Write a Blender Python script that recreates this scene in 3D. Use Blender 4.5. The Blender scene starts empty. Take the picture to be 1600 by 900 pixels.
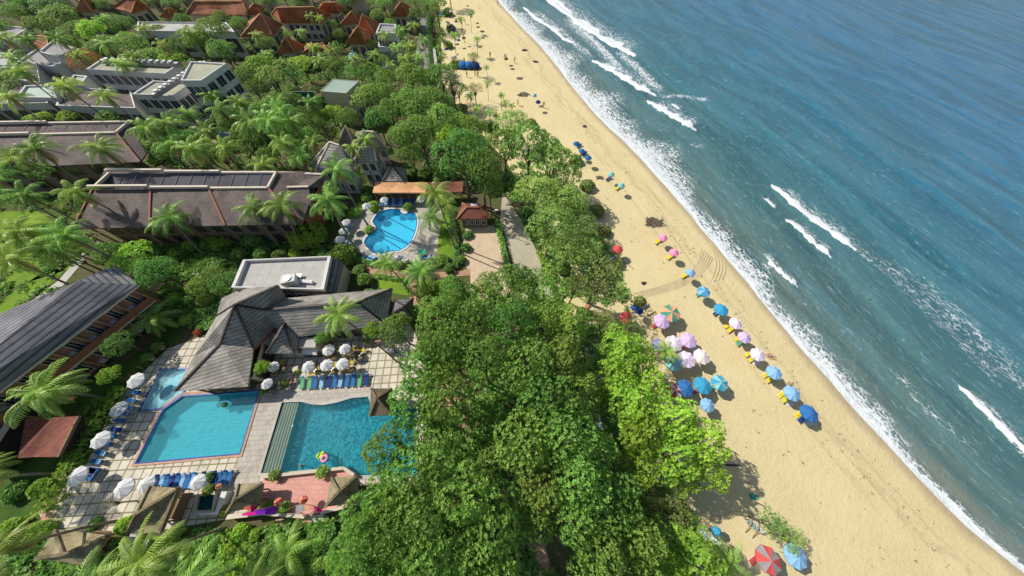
import bpy, math, random
import numpy as np
from mathutils import Vector, Matrix
from mathutils.geometry import tessellate_polygon
random.seed(7); rng = np.random.default_rng(7)
C = bpy.context.scene.collection
sc = bpy.context.scene
PI = math.pi
# ------------------------------------------------------------------ camera
F, NX, NY, H = 460.0, -5.0, 262.0, 44.0
_n = np.array([NX, NY, F]); NL = float(np.linalg.norm(_n)); _up = -_n/NL
_f = np.array([0, 0, 1.0]); _Y = _f-(_f@_up)*_up; _Y /= np.linalg.norm(_Y)
RM = np.array([np.cross(_Y, _up), _Y, _up])
def at(x, y, h=0.0):
    """point of the place seen in direction (x, y) of the 1600x900 photograph at height h"""
    w = RM@np.array([x-800.0, y-450.0, F]); t = (H-h)/-w[2]
    return Vector((w[0]*t, w[1]*t, h))
def ppm(x, y, h=0.0):
    return float((NX*(x-800)+NY*(y-450)+F*F)/NL/(H-h))
cam = bpy.data.cameras.new('camera'); co = bpy.data.objects.new('camera', cam); C.objects.link(co)
cam.sensor_width = 36; cam.lens = 36*F/1600; cam.clip_end = 6000; cam.clip_start = 0.5
r, d, f = RM@np.array([1, 0, 0.]), RM@np.array([0, 1., 0]), RM@np.array([0, 0, 1.])
co.matrix_world = Matrix(((r[0], -d[0], -f[0], 0), (r[1], -d[1], -f[1], 0), (r[2], -d[2], -f[2], H), (0, 0, 0, 1)))
sc.camera = co
# ------------------------------------------------------------------ light
AZ, EL = math.radians(-24), math.radians(45)
L = Vector((math.cos(AZ)*math.cos(EL), math.sin(AZ)*math.cos(EL), -math.sin(EL)))
sl = bpy.data.lights.new('sun', 'SUN'); sl.energy = 4.9; sl.angle = math.radians(0.55); sl.color = (1, .955, .87)
so = bpy.data.objects.new('sun', sl); C.objects.link(so); so.rotation_euler = L.to_track_quat('-Z', 'Y').to_euler(); so.location = (-40, 20, 80)
w = bpy.data.worlds.new('World'); sc.world = w; w.use_nodes = True
nt = w.node_tree; sky = nt.nodes.new('ShaderNodeTexSky'); sky.sky_type = 'NISHITA'; sky.sun_disc = False
sky.sun_elevation = EL; sky.sun_rotation = math.atan2(-L.x, -L.y); sky.air_density = 1.0; sky.dust_density = 1.2
bg = nt.nodes['Background']; nt.links.new(sky.outputs[0], bg.inputs[0]); bg.inputs[1].default_value = 0.108
sc.view_settings.view_transform = 'Standard'; sc.view_settings.look = 'None'; sc.view_settings.exposure = 0
sc.cycles.max_bounces = 6; sc.cycles.diffuse_bounces = 3; sc.cycles.glossy_bounces = 2; sc.cycles.transmission_bounces = 3; sc.cycles.transparent_max_bounces = 6
sc.cycles.use_denoising = True
# ------------------------------------------------------------------ materials
class N:
    def __init__(s, name):
        s.m = bpy.data.materials.new(name); s.m.use_nodes = True; s.t = s.m.node_tree; s.b = s.t.nodes['Principled BSDF']; s.out = s.t.nodes['Material Output']
    def n(s, typ, **k):
        o = s.t.nodes.new('ShaderNode'+typ)
        for a, v in k.items():
            if a.startswith('i_'):
                o.inputs[a[2:].replace('_', ' ')].default_value = v
            else: setattr(o, a, v)
        return o
    def l(s, a, b): s.t.links.new(a, b); return b
    def math(s, op, a, b=None, c=None, clamp=False):
        o = s.n('Math', operation=op); o.use_clamp = clamp
        for i, v in enumerate((a, b, c)):
            if v is None: continue
            if isinstance(v, (int, float)): o.inputs[i].default_value = v
            else: s.l(v, o.inputs[i])
        return o.outputs[0]
    def mix(s, fac, a, b, blend='MIX'):
        o = s.n('Mix', data_type='RGBA', blend_type=blend); o.clamp_factor = True
        for i, v in ((0, fac), (6, a), (7, b)):
            if isinstance(v, (int, float)): o.inputs[i].default_value = v
            elif isinstance(v, tuple): o.inputs[i].default_value = (*v[:3], 1)
            else: s.l(v, o.inputs[i])
        return o.outputs[2]
    def noise(s, vec, scale, detail=4, rough=.55, dist=0):
        o = s.n('TexNoise'); o.inputs['Scale'].default_value = scale; o.inputs['Detail'].default_value = detail; o.inputs['Roughness'].default_value = rough; o.inputs['Distortion'].default_value = dist
        if vec is not None: s.l(vec, o.inputs['Vector'])
        return o.outputs['Fac']
    def ramp(s, fac, *stops):
        o = s.n('ValToRGB'); e = o.color_ramp.elements
        while len(e) < len(stops): e.new(.5)
        for el, (p, c) in zip(e, stops): el.position = p; el.color = (*((c,)*3 if isinstance(c, (int, float)) else c), 1)
        s.l(fac, o.inputs[0]); return o.outputs[0]
    def smooth(s, v, a, b):
        o = s.n('MapRange', interpolation_type='SMOOTHSTEP'); o.inputs[1].default_value = a; o.inputs[2].default_value = b; s.l(v, o.inputs[0]); return o.outputs[0]
    def bump(s, h, dist=.02, strength=.6):
        o = s.n('Bump'); o.inputs['Strength'].default_value = strength; o.inputs['Distance'].default_value = dist; s.l(h, o.inputs['Height']); s.l(o.outputs[0], s.b.inputs['Normal']); return o.outputs[0]
    def set(s, col=None, rough=None, metal=None, spec=None):
        if col is not None:
            if isinstance(col, tuple): s.b.inputs['Base Color'].default_value = (*col, 1)
            else: s.l(col, s.b.inputs['Base Color'])
        if rough is not None: s.b.inputs['Roughness'].default_value = rough
        if metal is not None: s.b.inputs['Metallic'].default_value = metal
        if spec is not None: s.b.inputs['Specular IOR Level'].default_value = spec
        return s.m
    def pos(s): return s.n('NewGeometry').outputs['Position']
    def obj(s): return s.n('TexCoord').outputs['Object']
    def uv(s): return s.n('TexCoord').outputs['UV']
def plain(name, c, var=.25, scale=3, rough=.7, spec=.3, metal=0, bump=0, world=True):
    k = N(name); v = k.pos() if world else k.obj()
    n1 = k.noise(v, scale, 5, .65); n2 = k.noise(v, scale*.17, 3)
    f1 = k.math('MULTIPLY_ADD', k.math('ADD', n1, n2), var*1.6, 1-var*1.6)
    cm = k.n('Mix', data_type='RGBA', blend_type='MULTIPLY'); cm.inputs[0].default_value = 1; cm.inputs[6].default_value = (*c, 1); k.l(f1, cm.inputs[7])
    if bump: k.bump(n1, bump, .7)
    return k.set(cm.outputs[2], rough, metal, spec)
def tiled(name, c1, c2, row=.34, col=.28, gap=.16, rough=.75, spec=.2, moss=None, contrast=.45):
    """courses of roof tiles: u along the eave, v up the slope, both in metres"""
    k = N(name); uv = k.uv(); sp = k.n('SeparateXYZ'); k.l(uv, sp.inputs[0]); u, v = sp.outputs[0], sp.outputs[1]
    wob = k.math('MULTIPLY', k.math('SUBTRACT', k.noise(uv, 1.3, 2), .5), .12)
    vv = k.math('DIVIDE', k.math('ADD', v, wob), row); fr = k.math('FRACT', vv); ro = k.math('FLOOR', vv)
    uu = k.math('ADD', k.math('DIVIDE', u, col), k.math('MULTIPLY', ro, .5)); uf = k.math('FRACT', uu); uo = k.math('FLOOR', uu)
    cb = k.n('CombineXYZ'); k.l(uo, cb.inputs[0]); k.l(ro, cb.inputs[1]); wn = k.n('TexWhiteNoise', noise_dimensions='2D'); k.l(cb.outputs[0], wn.inputs['Vector'])
    base = k.mix(wn.outputs['Value'], c1, c2)
    n = k.noise(k.pos(), .35, 5, .6)
    base = k.mix(k.smooth(n, .35, .7), base, tuple(x*.62 for x in c1))
    n3 = k.noise(k.pos(), 2.2, 4, .7)
    base = k.mix(k.math('MULTIPLY', k.smooth(n3, .5, .75), .35), base, tuple(min(1, x*1.5) for x in c2))
    if moss: base = k.mix(k.math('MULTIPLY', k.smooth(k.noise(k.pos(), .8, 5, .7), .52, .68), .7), base, moss)
    edge = k.smooth(fr, 0, gap*1.6)
    base = k.mix(k.math('MULTIPLY', k.math('SUBTRACT', 1.0, edge), contrast+.25), base, tuple(x*.2 for x in c1))
    hgt = k.math('ADD', k.math('MULTIPLY', k.math('SUBTRACT', 1.0, fr), .8), k.math('MULTIPLY', k.math('ABSOLUTE', k.math('SUBTRACT', uf, .5)), -.4))
    k.bump(hgt, .06, .8)
    return k.set(base, rough, 0, spec)
def paving(name, c1, c2, joint, size=1.05, jw=.11, rough=.85, stagger=0, stain=(.2, .17, .13)):
    k = N(name); uv = k.uv(); sp = k.n('SeparateXYZ'); k.l(uv, sp.inputs[0])
    vy = k.math('DIVIDE', sp.outputs[1], size); fy = k.math('FRACT', vy); iy = k.math('FLOOR', vy)
    ux = k.math('ADD', k.math('DIVIDE', sp.outputs[0], size), k.math('MULTIPLY', iy, stagger)); fx = k.math('FRACT', ux); ix = k.math('FLOOR', ux)
    cb = k.n('CombineXYZ'); k.l(ix, cb.inputs[0]); k.l(iy, cb.inputs[1]); wn = k.n('TexWhiteNoise', noise_dimensions='2D'); k.l(cb.outputs[0], wn.inputs['Vector'])
    base = k.mix(wn.outputs['Value'], c1, c2)
    n = k.noise(k.pos(), .7, 6, .7); base = k.mix(k.math('MULTIPLY', k.smooth(n, .45, .75), .55), base, stain)
    e = k.math('MINIMUM', k.math('MINIMUM', fx, k.math('SUBTRACT', 1.0, fx)), k.math('MINIMUM', fy, k.math('SUBTRACT', 1.0, fy)))
    e = k.math('ADD', e, k.math('MULTIPLY', k.math('SUBTRACT', k.noise(k.pos(), 9, 3), .5), .03))
    j = k.math('SUBTRACT', 1.0, k.smooth(e, jw/size*.35, jw/size*.6))
    base = k.mix(j, base, joint); k.bump(k.math('SUBTRACT', 1.0, j), .03, .6)
    return k.set(base, rough, 0, .25)
def leafmat(name, c, c2, trans=.3, hue=.05, rough=.5):
    """leaf: tint per leaf cluster from a colour attribute, slow hue change per plant"""
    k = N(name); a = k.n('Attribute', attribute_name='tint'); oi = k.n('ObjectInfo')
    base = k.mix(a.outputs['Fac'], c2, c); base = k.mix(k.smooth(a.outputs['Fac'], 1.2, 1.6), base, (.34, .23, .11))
    hs = k.n('HueSaturation'); k.l(base, hs.inputs['Color']); hs.inputs['Saturation'].default_value = .94
    k.l(k.math('MULTIPLY_ADD', oi.outputs['Random'], hue, .499-hue*.3), hs.inputs['Hue'])
    k.l(k.math('MULTIPLY_ADD', k.math('FRACT', k.math('MULTIPLY', oi.outputs['Random'], 7.31)), .45, .78), hs.inputs['Value'])
    k.set(hs.outputs[0], rough, 0, .35)
    tr = k.n('BsdfTranslucent'); br = k.n('HueSaturation'); br.inputs['Value'].default_value = 1.5; br.inputs['Hue'].default_value = .485; k.l(hs.outputs[0], br.inputs['Color']); k.l(br.outputs[0], tr.inputs['Color'])
    mx = k.n('MixShader'); mx.inputs[0].default_value = trans; k.l(k.b.outputs[0], mx.inputs[1]); k.l(tr.outputs[0], mx.inputs[2]); k.l(mx.outputs[0], k.out.inputs[0])
    return k.m
def watermat(name, tint, body, bodyfac=.3, scale=1.2, dist=.05, gloss=.05):
    """pool water: clear tint + scattering body + rippled mirror"""
    k = N(name); p = k.pos()
    n = k.noise(p, scale, 3, .6, .6); n2 = k.n('TexVoronoi'); n2.feature = 'SMOOTH_F1'; n2.inputs['Scale'].default_value = scale*1.7; k.l(p, n2.inputs['Vector'])
    hh = k.math('ADD', n, k.math('MULTIPLY', n2.outputs['Distance'], .8))
    bp = k.n('Bump'); bp.inputs['Distance'].default_value = dist; bp.inputs['Strength'].default_value = 1; k.l(hh, bp.inputs['Height'])
    tr = k.n('BsdfTransparent'); tr.inputs[0].default_value = (*tint, 1)
    df = k.n('BsdfDiffuse'); df.inputs[0].default_value = (*body, 1); k.l(bp.outputs[0], df.inputs['Normal'])
    gl = k.n('BsdfGlossy'); gl.inputs['Roughness'].default_value = gloss; k.l(bp.outputs[0], gl.inputs['Normal'])
    fr = k.n('Fresnel'); fr.inputs[0].default_value = 1.33; k.l(bp.outputs[0], fr.inputs['Normal'])
    m1 = k.n('MixShader'); m1.inputs[0].default_value = bodyfac; k.l(tr.outputs[0], m1.inputs[1]); k.l(df.outputs[0], m1.inputs[2])
    m2 = k.n('MixShader'); k.l(fr.outputs[0], m2.inputs[0]); k.l(m1.outputs[0], m2.inputs[1]); k.l(gl.outputs[0], m2.inputs[2]); k.l(m2.outputs[0], k.out.inputs[0])
    k.t.nodes.remove(k.b); return k.m
def lawn(name, c1, c2, c3):
    k = N(name); p = k.pos(); a = k.noise(p, .25, 5, .6); b = k.noise(p, 5, 6, .75)
    col = k.mix(k.smooth(a, .35, .65), c1, c2); col = k.mix(k.math('MULTIPLY', k.smooth(b, .45, .7), .7), col, c3); k.bump(b, .08, .8)
    return k.set(col, .95, 0, .1)
M = {}
M['roof_grey'] = tiled('grey roof tiles', (.345, .315, .275), (.44, .405, .355), .48, .36, .22, .9, .08, contrast=.6)
M['sunken'] = plain('sheet roof with painted shade', (.1, .092, .105), .35, 1.5, .8, .15)  # shade on the sunken slope is put into the dark base colour
M['roof_slate'] = tiled('dark slate roof tiles', (.2, .195, .21), (.25, .245, .255), .68, 6.0, .3, contrast=.75)
M['roof_brown'] = tiled('brown grey roof tiles', (.125, .095, .085), (.18, .14, .125), .22, .22, .1, contrast=.2)
M['roof_pale'] = tiled('sunlit pale roof tiles', (.33, .29, .235), (.42, .37, .3), .3, .3, contrast=.2)  # pale tile tone with weak course contrast
M['roof_red'] = tiled('terracotta roof tiles', (.36, .13, .06), (.5, .2, .1), .34, .3, .14, contrast=.25)
M['roof_orange'] = tiled('orange roof tiles', (.72, .37, .17), (.8, .45, .24), .5, 1.4, .12, contrast=.25)
M['roof_rust'] = tiled('rust red roof sheets', (.2, .065, .045), (.28, .1, .07), .6, .7, .1, contrast=.2)
M['thatch'] = tiled('straw thatch', (.3, .25, .14), (.48, .41, .25), .17, .08, .2, .95, .05, contrast=.45)
M['thatch_dark'] = tiled('weathered straw thatch', (.2, .16, .1), (.32, .26, .17), .17, .08, .2, .95, .05, contrast=.45)
M['cap'] = plain('cream ridge cap', (.62, .53, .42), .2, 2, .8)
M['fascia'] = plain('rust wood fascia', (.3, .12, .065), .3, 2, .7)
M['dark'] = plain('dark wood', (.045, .035, .03), .3, 3, .6)
M['wood'] = plain('brown wood', (.22, .13, .07), .3, 3, .7)
M['white'] = plain('white plaster', (.6, .585, .55), .25, 1.2, .85)
M['darkwall'] = plain('brown wall with painted shade', (.2, .15, .12), .3, 1.2, .85)  # under-eave shade of the sunken-roof wings put into the wall colour
M['cream'] = plain('cream plaster', (.55, .47, .36), .2, 1.2, .85)
M['flatroof'] = paving('pale flat roof', (.46, .44, .4), (.42, .405, .37), (.34, .33, .3), 1.6, .05, stain=(.3, .29, .26))
M['mossroof'] = plain('mossy concrete roof', (.36, .36, .26), .4, .8, .95)
M['greyroof'] = plain('grey concrete roof', (.28, .265, .26), .3, .8, .9)
M['greenroof'] = plain('pale green sheet roof', (.27, .36, .29), .3, 1.2, .6)
M['glass'] = plain('dark window glass', (.03, .04, .05), .2, .5, .08, .6)
M['brick'] = paving('red brick wall', (.4, .19, .115), (.5, .26, .16), (.42, .36, .3), .3, .02, .9, .5, (.14, .07, .05))
M['deck'] = paving('pool deck tiles', (.66, .6, .49), (.56, .5, .4), (.24, .2, .1), 1.12, .15)
M['deck_grey'] = paving('greyish pool terrace tiles', (.5, .46, .4), (.42, .39, .34), (.3, .26, .19), 1.0, .1)
M['peach'] = paving('peach sandy pavers', (.58, .43, .29), (.63, .49, .34), (.4, .3, .2), .5, .02, stagger=.5, stain=(.42, .32, .21))
M['walk'] = paving('stone walk slabs', (.5, .45, .38), (.42, .38, .32), (.3, .27, .23), .6, .03, stagger=.5)
M['coping'] = paving('brick coping', (.55, .3, .17), (.62, .4, .26), (.35, .25, .18), .22, .03)
M['coping_white'] = plain('white stone coping', (.62, .6, .56), .2, 2)
M['coping_blue'] = plain('blue edge tiles', (.03, .06, .28), .2, 5, .3)
M['redpave'] = paving('terracotta pavers', (.44, .24, .145), (.52, .32, .21), (.25, .15, .1), .4, .03, stagger=.5, stain=(.27, .15, .09))
M['pink'] = paving('faded pink tiles', (.6, .29, .235), (.66, .35, .29), (.5, .25, .2), .5, .012, stain=(.42, .22, .18))
M['asphalt'] = plain('grey paved road', (.23, .215, .2), .25, 1.5, .95)
M['promenade'] = plain('pale sandy concrete', (.42, .37, .27), .25, .8, .95)
M['stone'] = plain('pale stone', (.45, .42, .37), .3, 2, .9)
M['soil'] = None
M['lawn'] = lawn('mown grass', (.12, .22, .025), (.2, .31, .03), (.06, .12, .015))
M['lawn_shade'] = lawn('grass with painted shade', (.05, .1, .02), (.08, .15, .025), (.03, .05, .012))  # darker copy of the mown grass, shade beside the wing in its colour
M['water_pale'] = watermat('pale pool water', (.5, .9, .95), (.09, .5, .58), .32, .9, .035)
M['water_kid'] = watermat('shallow pale pool water', (.72, .94, .99), (.3, .6, .7), .25, .8, .04)
M['water_teal'] = watermat('rippled teal water', (.5, .93, .97), (.015, .36, .47), .2, 2.4, .2)
M['water_blue'] = watermat('clear blue water', (.62, .94, .99), (.08, .5, .74), .22, .8, .03)
M['basin_pale'] = paving('pale aqua pool tiles', (.26, .6, .64), (.22, .54, .6), (.2, .5, .56), .5, .03, .5, stain=(.16, .46, .54))
M['basin_kid'] = plain('near white aqua tiles', (.58, .76, .78), .12, 3, .5)
M['basin_teal'] = paving('teal mosaic with painted glints', (.03, .2, .28), (.22, .72, .78), (.03, .28, .36), .24, .015, .5, .5, (.03, .3, .4))  # strong tile contrast also paints the glinting ripple speckle into the colour
M['basin_blue'] = plain('sky blue pool tiles', (.13, .7, .9), .1, 3, .5)
M['step_green'] = plain('dark green step tiles', (.05, .095, .075), .35, 4, .6)
M['step_edge'] = plain('pale step edge', (.25, .34, .26), .3, 4, .7)
M['bark'] = plain('grey brown bark', (.15, .12, .09), .4, 3, .95, .1, bump=.05)
M['palmbark'] = plain('pale palm bark', (.24, .2, .155), .35, 4, .95, .1, bump=.04)
M['leaf'] = leafmat('broad green leaves', (.3, .465, .065), (.105, .22, .035))
M['leaf_dark'] = leafmat('deep green leaves', (.22, .39, .055), (.075, .17, .028))
M['leaf_bright'] = leafmat('lime green leaves', (.38, .58, .045), (.17, .33, .022), .36, .02)
M['leaf_olive'] = leafmat('olive leaves', (.3, .35, .08), (.12, .16, .035), .28)
M['leaf_pine'] = leafmat('soft needle leaves', (.38, .55, .11), (.16, .3, .05), .3)
M['leaf_grey'] = leafmat('greyish twigs', (.26, .24, .17), (.14, .12, .085), .2)
M['leaf_red'] = leafmat('orange red blossom', (.55, .17, .04), (.22, .12, .02), .3)
M['palm'] = leafmat('palm fronds', (.4, .55, .09), (.13, .25, .03), .34, .05, .4)
M['metal'] = plain('grey metal', (.45, .45, .45), .15, 3, .4, .5, .6)
M['plastic'] = plain('white plastic', (.75, .75, .74), .1, 3, .5)
def cloth(name, c): M[name] = plain(name, c, .13, 2.5, .85, .1, world=False)
cloth('white cloth', (.62, .62, .61)); cloth('blue cloth', (.035, .15, .38)); cloth('navy cloth', (.02, .05, .2)); cloth('sky blue cloth', (.24, .44, .66)); cloth('teal cloth', (.05, .31, .5))
cloth('pale teal cloth', (.25, .52, .5)); cloth('lilac cloth', (.6, .43, .64)); cloth('pale lilac cloth', (.75, .62, .76)); cloth('blush cloth', (.8, .66, .62)); cloth('pink cloth', (.85, .3, .46))
cloth('red cloth', (.58, .09, .08)); cloth('green cloth', (.05, .3, .19)); cloth('orange cloth', (.8, .34, .2)); cloth('grey cloth', (.3, .27, .27)); cloth('violet cloth', (.22, .2, .5)); cloth('yellow cloth', (.75, .6, .03))
cloth('purple cloth', (.28, .03, .6)); cloth('magenta cloth', (.7, .02, .25)); cloth('lime cloth', (.5, .7, .05)); cloth('skin cloth', (.5, .28, .18)); cloth('hair cloth', (.03, .02, .015)); cloth('parasol orange', (.75, .2, .06)); cloth('brown cloth', (.2, .1, .06)); cloth('seat green', (.12, .38, .2)); cloth('net', (.05, .22, .24))
# ------------------------------------------------------------------ mesh builder and object helpers
class MB:
    def __init__(s): s.v = []; s.f = []; s.mi = []; s.cur = 0
    def poly(s, pts, mi=None):
        b = len(s.v); s.v += [tuple(p) for p in pts]; s.f.append(tuple(range(b, b+len(pts)))); s.mi.append(s.cur if mi is None else mi); return s
    def box(s, c, size, rz=0, mi=None, tilt=None):
        hx, hy, hz = size[0]/2, size[1]/2, size[2]/2; m = Matrix.Rotation(rz, 3, 'Z')
        if tilt: m = m@Matrix.Rotation(tilt, 3, 'X')
        p = [Vector(c)+m@Vector((x*hx, y*hy, z*hz)) for z in (-1, 1) for x, y in ((-1, -1), (1, -1), (1, 1), (-1, 1))]
        for q in ((3, 2, 1, 0), (4, 5, 6, 7), (0, 1, 5, 4), (1, 2, 6, 5), (2, 3, 7, 6), (3, 0, 4, 7)): s.poly([p[i] for i in q], mi)
        return s
    def beam(s, a, b, wd, ht, mi=None):
        a, b = Vector(a), Vector(b); d = (b-a).normalized(); u = Vector((-d.y, d.x, 0))
        if u.length < 1e-4: u = Vector((1, 0, 0))
        u = u.normalized()*wd/2; n = d.cross(u).normalized()*ht/2
        if n.z < 0: n = -n
        p = [q+x for q in (a, b) for x in (-u-n, u-n, u+n, -u+n)]
        for q in ((3, 2, 1, 0), (4, 5, 6, 7), (0, 1, 5, 4), (1, 2, 6, 5), (2, 3, 7, 6), (3, 0, 4, 7)): s.poly([p[i] for i in q], mi)
        return s
    def tube(s, pts, rad, n=6, mi=None, cap=True):
        pts = [Vector(p) for p in pts]; rad = rad if isinstance(rad, (list, tuple)) else [rad]*len(pts); rings = []
        for i, p in enumerate(pts):
            d = (pts[min(i+1, len(pts)-1)]-pts[max(i-1, 0)]).normalized()
            u = d.cross(Vector((0, 0, 1)) if abs(d.z) < .9 else Vector((1, 0, 0))).normalized(); v = d.cross(u)
            rings.append([p+(u*math.cos(2*PI*k/n)+v*math.sin(2*PI*k/n))*rad[i] for k in range(n)])
        for a, b in zip(rings, rings[1:]):
            for k in range(n): s.poly([a[k], a[(k+1) % n], b[(k+1) % n], b[k]], mi)
        if cap: s.poly(rings[0][::-1], mi); s.poly(rings[-1], mi)
        return s
    def sphere(s, c, r, nu=10, nv=6, mi=None, sz=1.0):
        c = Vector(c); g = [[c+Vector((r*math.sin(PI*j/nv)*math.cos(2*PI*i/nu), r*math.sin(PI*j/nv)*math.sin(2*PI*i/nu), r*sz*math.cos(PI*j/nv))) for i in range(nu)] for j in range(nv+1)]
        for j in range(nv):
            for i in range(nu): s.poly([g[j][i], g[j+1][i], g[j+1][(i+1) % nu], g[j][(i+1) % nu]], mi)
        return s
    def build(s, name, mat, parent=None, rot=0.0, smooth=False, merge=True):
        off = Vector((0, 0, 0)); p = parent
        while p: off += p.location; p = p.parent
        me = bpy.data.meshes.new(name); me.from_pydata([(x-off.x, y-off.y, z-off.z) for x, y, z in s.v], [], s.f)
        for m in (mat if isinstance(mat, (list, tuple)) else [mat]): me.materials.append(m)
        if len(me.materials) > 1: me.polygons.foreach_set('material_index', s.mi)
        uvl = me.uv_layers.new(name='UVMap'); uv = np.zeros((len(me.loops), 2)); cr, sr = math.cos(rot), math.sin(rot); i = 0
        for fc in s.f:
            P = [s.v[k] for k in fc]; nx = ny = nz = 0.0
            for a, b in zip(P, P[1:]+P[:1]):
                nx += (a[1]-b[1])*(a[2]+b[2]); ny += (a[2]-b[2])*(a[0]+b[0]); nz += (a[0]-b[0])*(a[1]+b[1])
            l = math.sqrt(nx*nx+ny*ny+nz*nz) or 1; n = Vector((nx/l, ny/l, nz/l))
            if n.x*n.x+n.y*n.y < 1e-4: u = Vector((cr, sr, 0)); v = Vector((-sr, cr, 0))
            else: u = Vector((-n.y, n.x, 0)).normalized(); v = n.cross(u)
            for q in P: q = Vector(q); uv[i] = (q.dot(u), q.dot(v)); i += 1
        uvl.data.foreach_set('uv', uv.ravel())
        if merge:
            import bmesh
            bm = bmesh.new(); bm.from_mesh(me); bmesh.ops.remove_doubles(bm, verts=bm.verts, dist=1e-4); bm.to_mesh(me); bm.free()
        if smooth: me.polygons.foreach_set('use_smooth', [True]*len(me.polygons))
        o = bpy.data.objects.new(name, me); C.objects.link(o)
        if parent: o.parent = parent
        return o
def tag(o, label=None, cat=None, group=None, kind=None):
    for k, v in (('label', label), ('category', cat), ('group', group), ('kind', kind)):
        if v: o[k] = v
    return o
def thing(name, label, cat, loc=(0, 0, 0), group=None):
    o = bpy.data.objects.new(name, None); C.objects.link(o); o.location = loc; o.empty_display_size = .5
    return tag(o, label, cat, group)
USED = set()
def dup(root, loc, rz=0, scale=(1, 1, 1), label=None, group=None, tilt=None):
    """a thing with its parts and sub-parts; the first call moves the prototype itself"""
    if root.name not in USED: USED.add(root.name); r = root
    else:
        r = root.copy(); C.objects.link(r)
        for ch in list(root.children):
            c = ch.copy(); C.objects.link(c); c.parent = r
            for g in ch.children:
                e = g.copy(); C.objects.link(e); e.parent = c
    r.location = loc; r.rotation_euler = (tilt[0] if tilt else 0, tilt[1] if tilt else 0, rz); r.scale = scale if isinstance(scale, tuple) else (scale,)*3
    if label: r['label'] = label
    if group: r['group'] = group
    return r
def paint(o, mats, part=None):
    for c in ([o] if part is None else [x for x in o.children if x.name.split('.')[0] == part]):
        for i, m in enumerate(mats if isinstance(mats, (list, tuple)) else [mats]):
            c.material_slots[i].link = 'OBJECT'; c.material_slots[i].material = m
ORD = 'first second third fourth fifth sixth seventh eighth ninth tenth eleventh twelfth thirteenth fourteenth fifteenth sixteenth seventeenth eighteenth nineteenth twentieth'.split()+['twenty-'+x for x in 'first second third fourth fifth sixth seventh eighth ninth'.split()]
LAND = [('heart-shaped pool', 612, 362), ('pale four-sided pool', 310, 670), ('teal pool with green steps', 505, 680), ('pink terrace', 475, 765), ('grey hip-roofed restaurant', 430, 510), ('flat white roof', 445, 428), ('brick-fronted hotel wing', 110, 510), ('hotel wing with sunken roof', 300, 310), ('wing at the left edge with cream-capped roof', 100, 220), ('white villa', 560, 245), ('orange pergola roof', 635, 293), ('white block with square windows', 300, 125), ('green-roofed house', 530, 137), ('pointed red roofs', 555, 45), ('long red roof', 470, 25), ('sandy promenade', 815, 400), ('rust-red hut', 740, 328), ('green and orange parasol', 1049, 486), ('red and grey parasol', 1205, 878), ('blue boat tarpaulin', 735, 105), ('four blue loungers under thatch', 250, 800), ('rust-roofed deck', 75, 680)]
_seen = {}
def where(kind, x, y):
    """a label that says which one: kind, side of the nearest landmark, rank by distance"""
    n, lx, ly = min(LAND, key=lambda q: math.hypot(q[1]-x, q[2]-y)); dx, dy = x-lx, y-ly
    side = ('right of' if dx > 0 else 'left of') if abs(dx) > abs(dy) else ('below' if dy > 0 else 'above')
    k = (kind, side, n); _seen[k] = _seen.get(k, 0)+1; i = _seen[k]
    return f'{kind} {side} the {n}' + ('' if i == 1 else f', {ORD[i-1]} there')
def px(pts, h=0.0): return [at(x, y, h) for x, y in pts]
def sheet(name, polys, z, mat, rot=0.0, holes=(), kind='structure', thick=0):
    """flat sheet of one or more outlines with holes"""
    m = MB()
    for pts in polys:
        loops = [[Vector((p.x, p.y, z)) for p in pts]]+[[Vector((p.x, p.y, z)) for p in h] for h in holes]
        flat = [p for l in loops for p in l]
        for t in tessellate_polygon(loops):
            a, b, c = (flat[i] for i in t)
            m.poly([a, b, c] if (b-a).cross(c-a).z > 0 else [c, b, a])
        if thick:
            for a, b in zip(loops[0], loops[0][1:]+loops[0][:1]): m.poly([a, b, b-Vector((0, 0, thick)), a-Vector((0, 0, thick))])
    o = m.build(name, mat, None, rot)
    return tag(o, kind=kind)
def ccw(p):
    a = sum(p[i].x*p[(i+1) % len(p)].y-p[(i+1) % len(p)].x*p[i].y for i in range(len(p)))
    return p if a > 0 else p[::-1]
def inset(p, dd):
    c = sum(p, Vector())/len(p); out = []
    for q in p:
        v = q-c; l = math.hypot(v.x, v.y); out.append(Vector((c.x+v.x*max(.1, (l-dd*1.3)/l), c.y+v.y*max(.1, (l-dd*1.3)/l), q.z)))
    return out
def smoothline(pts, n=6, closed=True):
    out = []; k = len(pts)
    for i in range(k if closed else k-1):
        p0, p1, p2, p3 = (pts[(i-1) % k if closed else max(i-1, 0)], pts[i], pts[(i+1) % k], pts[(i+2) % k if closed else min(i+2, k-1)])
        for j in range(n):
            t = j/n; out.append(.5*((2*p1)+(p2-p0)*t+(2*p0-5*p1+4*p2-p3)*t*t+(3*p1-p0-3*p2+p3)*t**3))
    if not closed: out.append(pts[-1])
    return out
def roofmesh(V, faces, th=.22):
    """roof sheets with a thickness: V name -> point, skirts on the free edges"""
    m = MB(); cnt = {}
    for fc in faces:
        P = [V[k] for k in fc]; n = sum(((P[i]-P[0]).cross(P[i+1]-P[0]) for i in range(1, len(P)-1)), Vector()); fc = list(fc)
        if n.z < 0: fc = fc[::-1]
        m.poly([V[k] for k in fc]); m.poly([V[k]-Vector((0, 0, th)) for k in fc[::-1]])
        for a, b in zip(fc, fc[1:]+fc[:1]): cnt.setdefault(frozenset((a, b)), []).append((a, b))
    for e, l in cnt.items():
        if len(l) == 1:
            a, b = V[l[0][0]], V[l[0][1]]; dz = Vector((0, 0, th)); m.poly([a, a-dz, b-dz, b])
    return m
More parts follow.
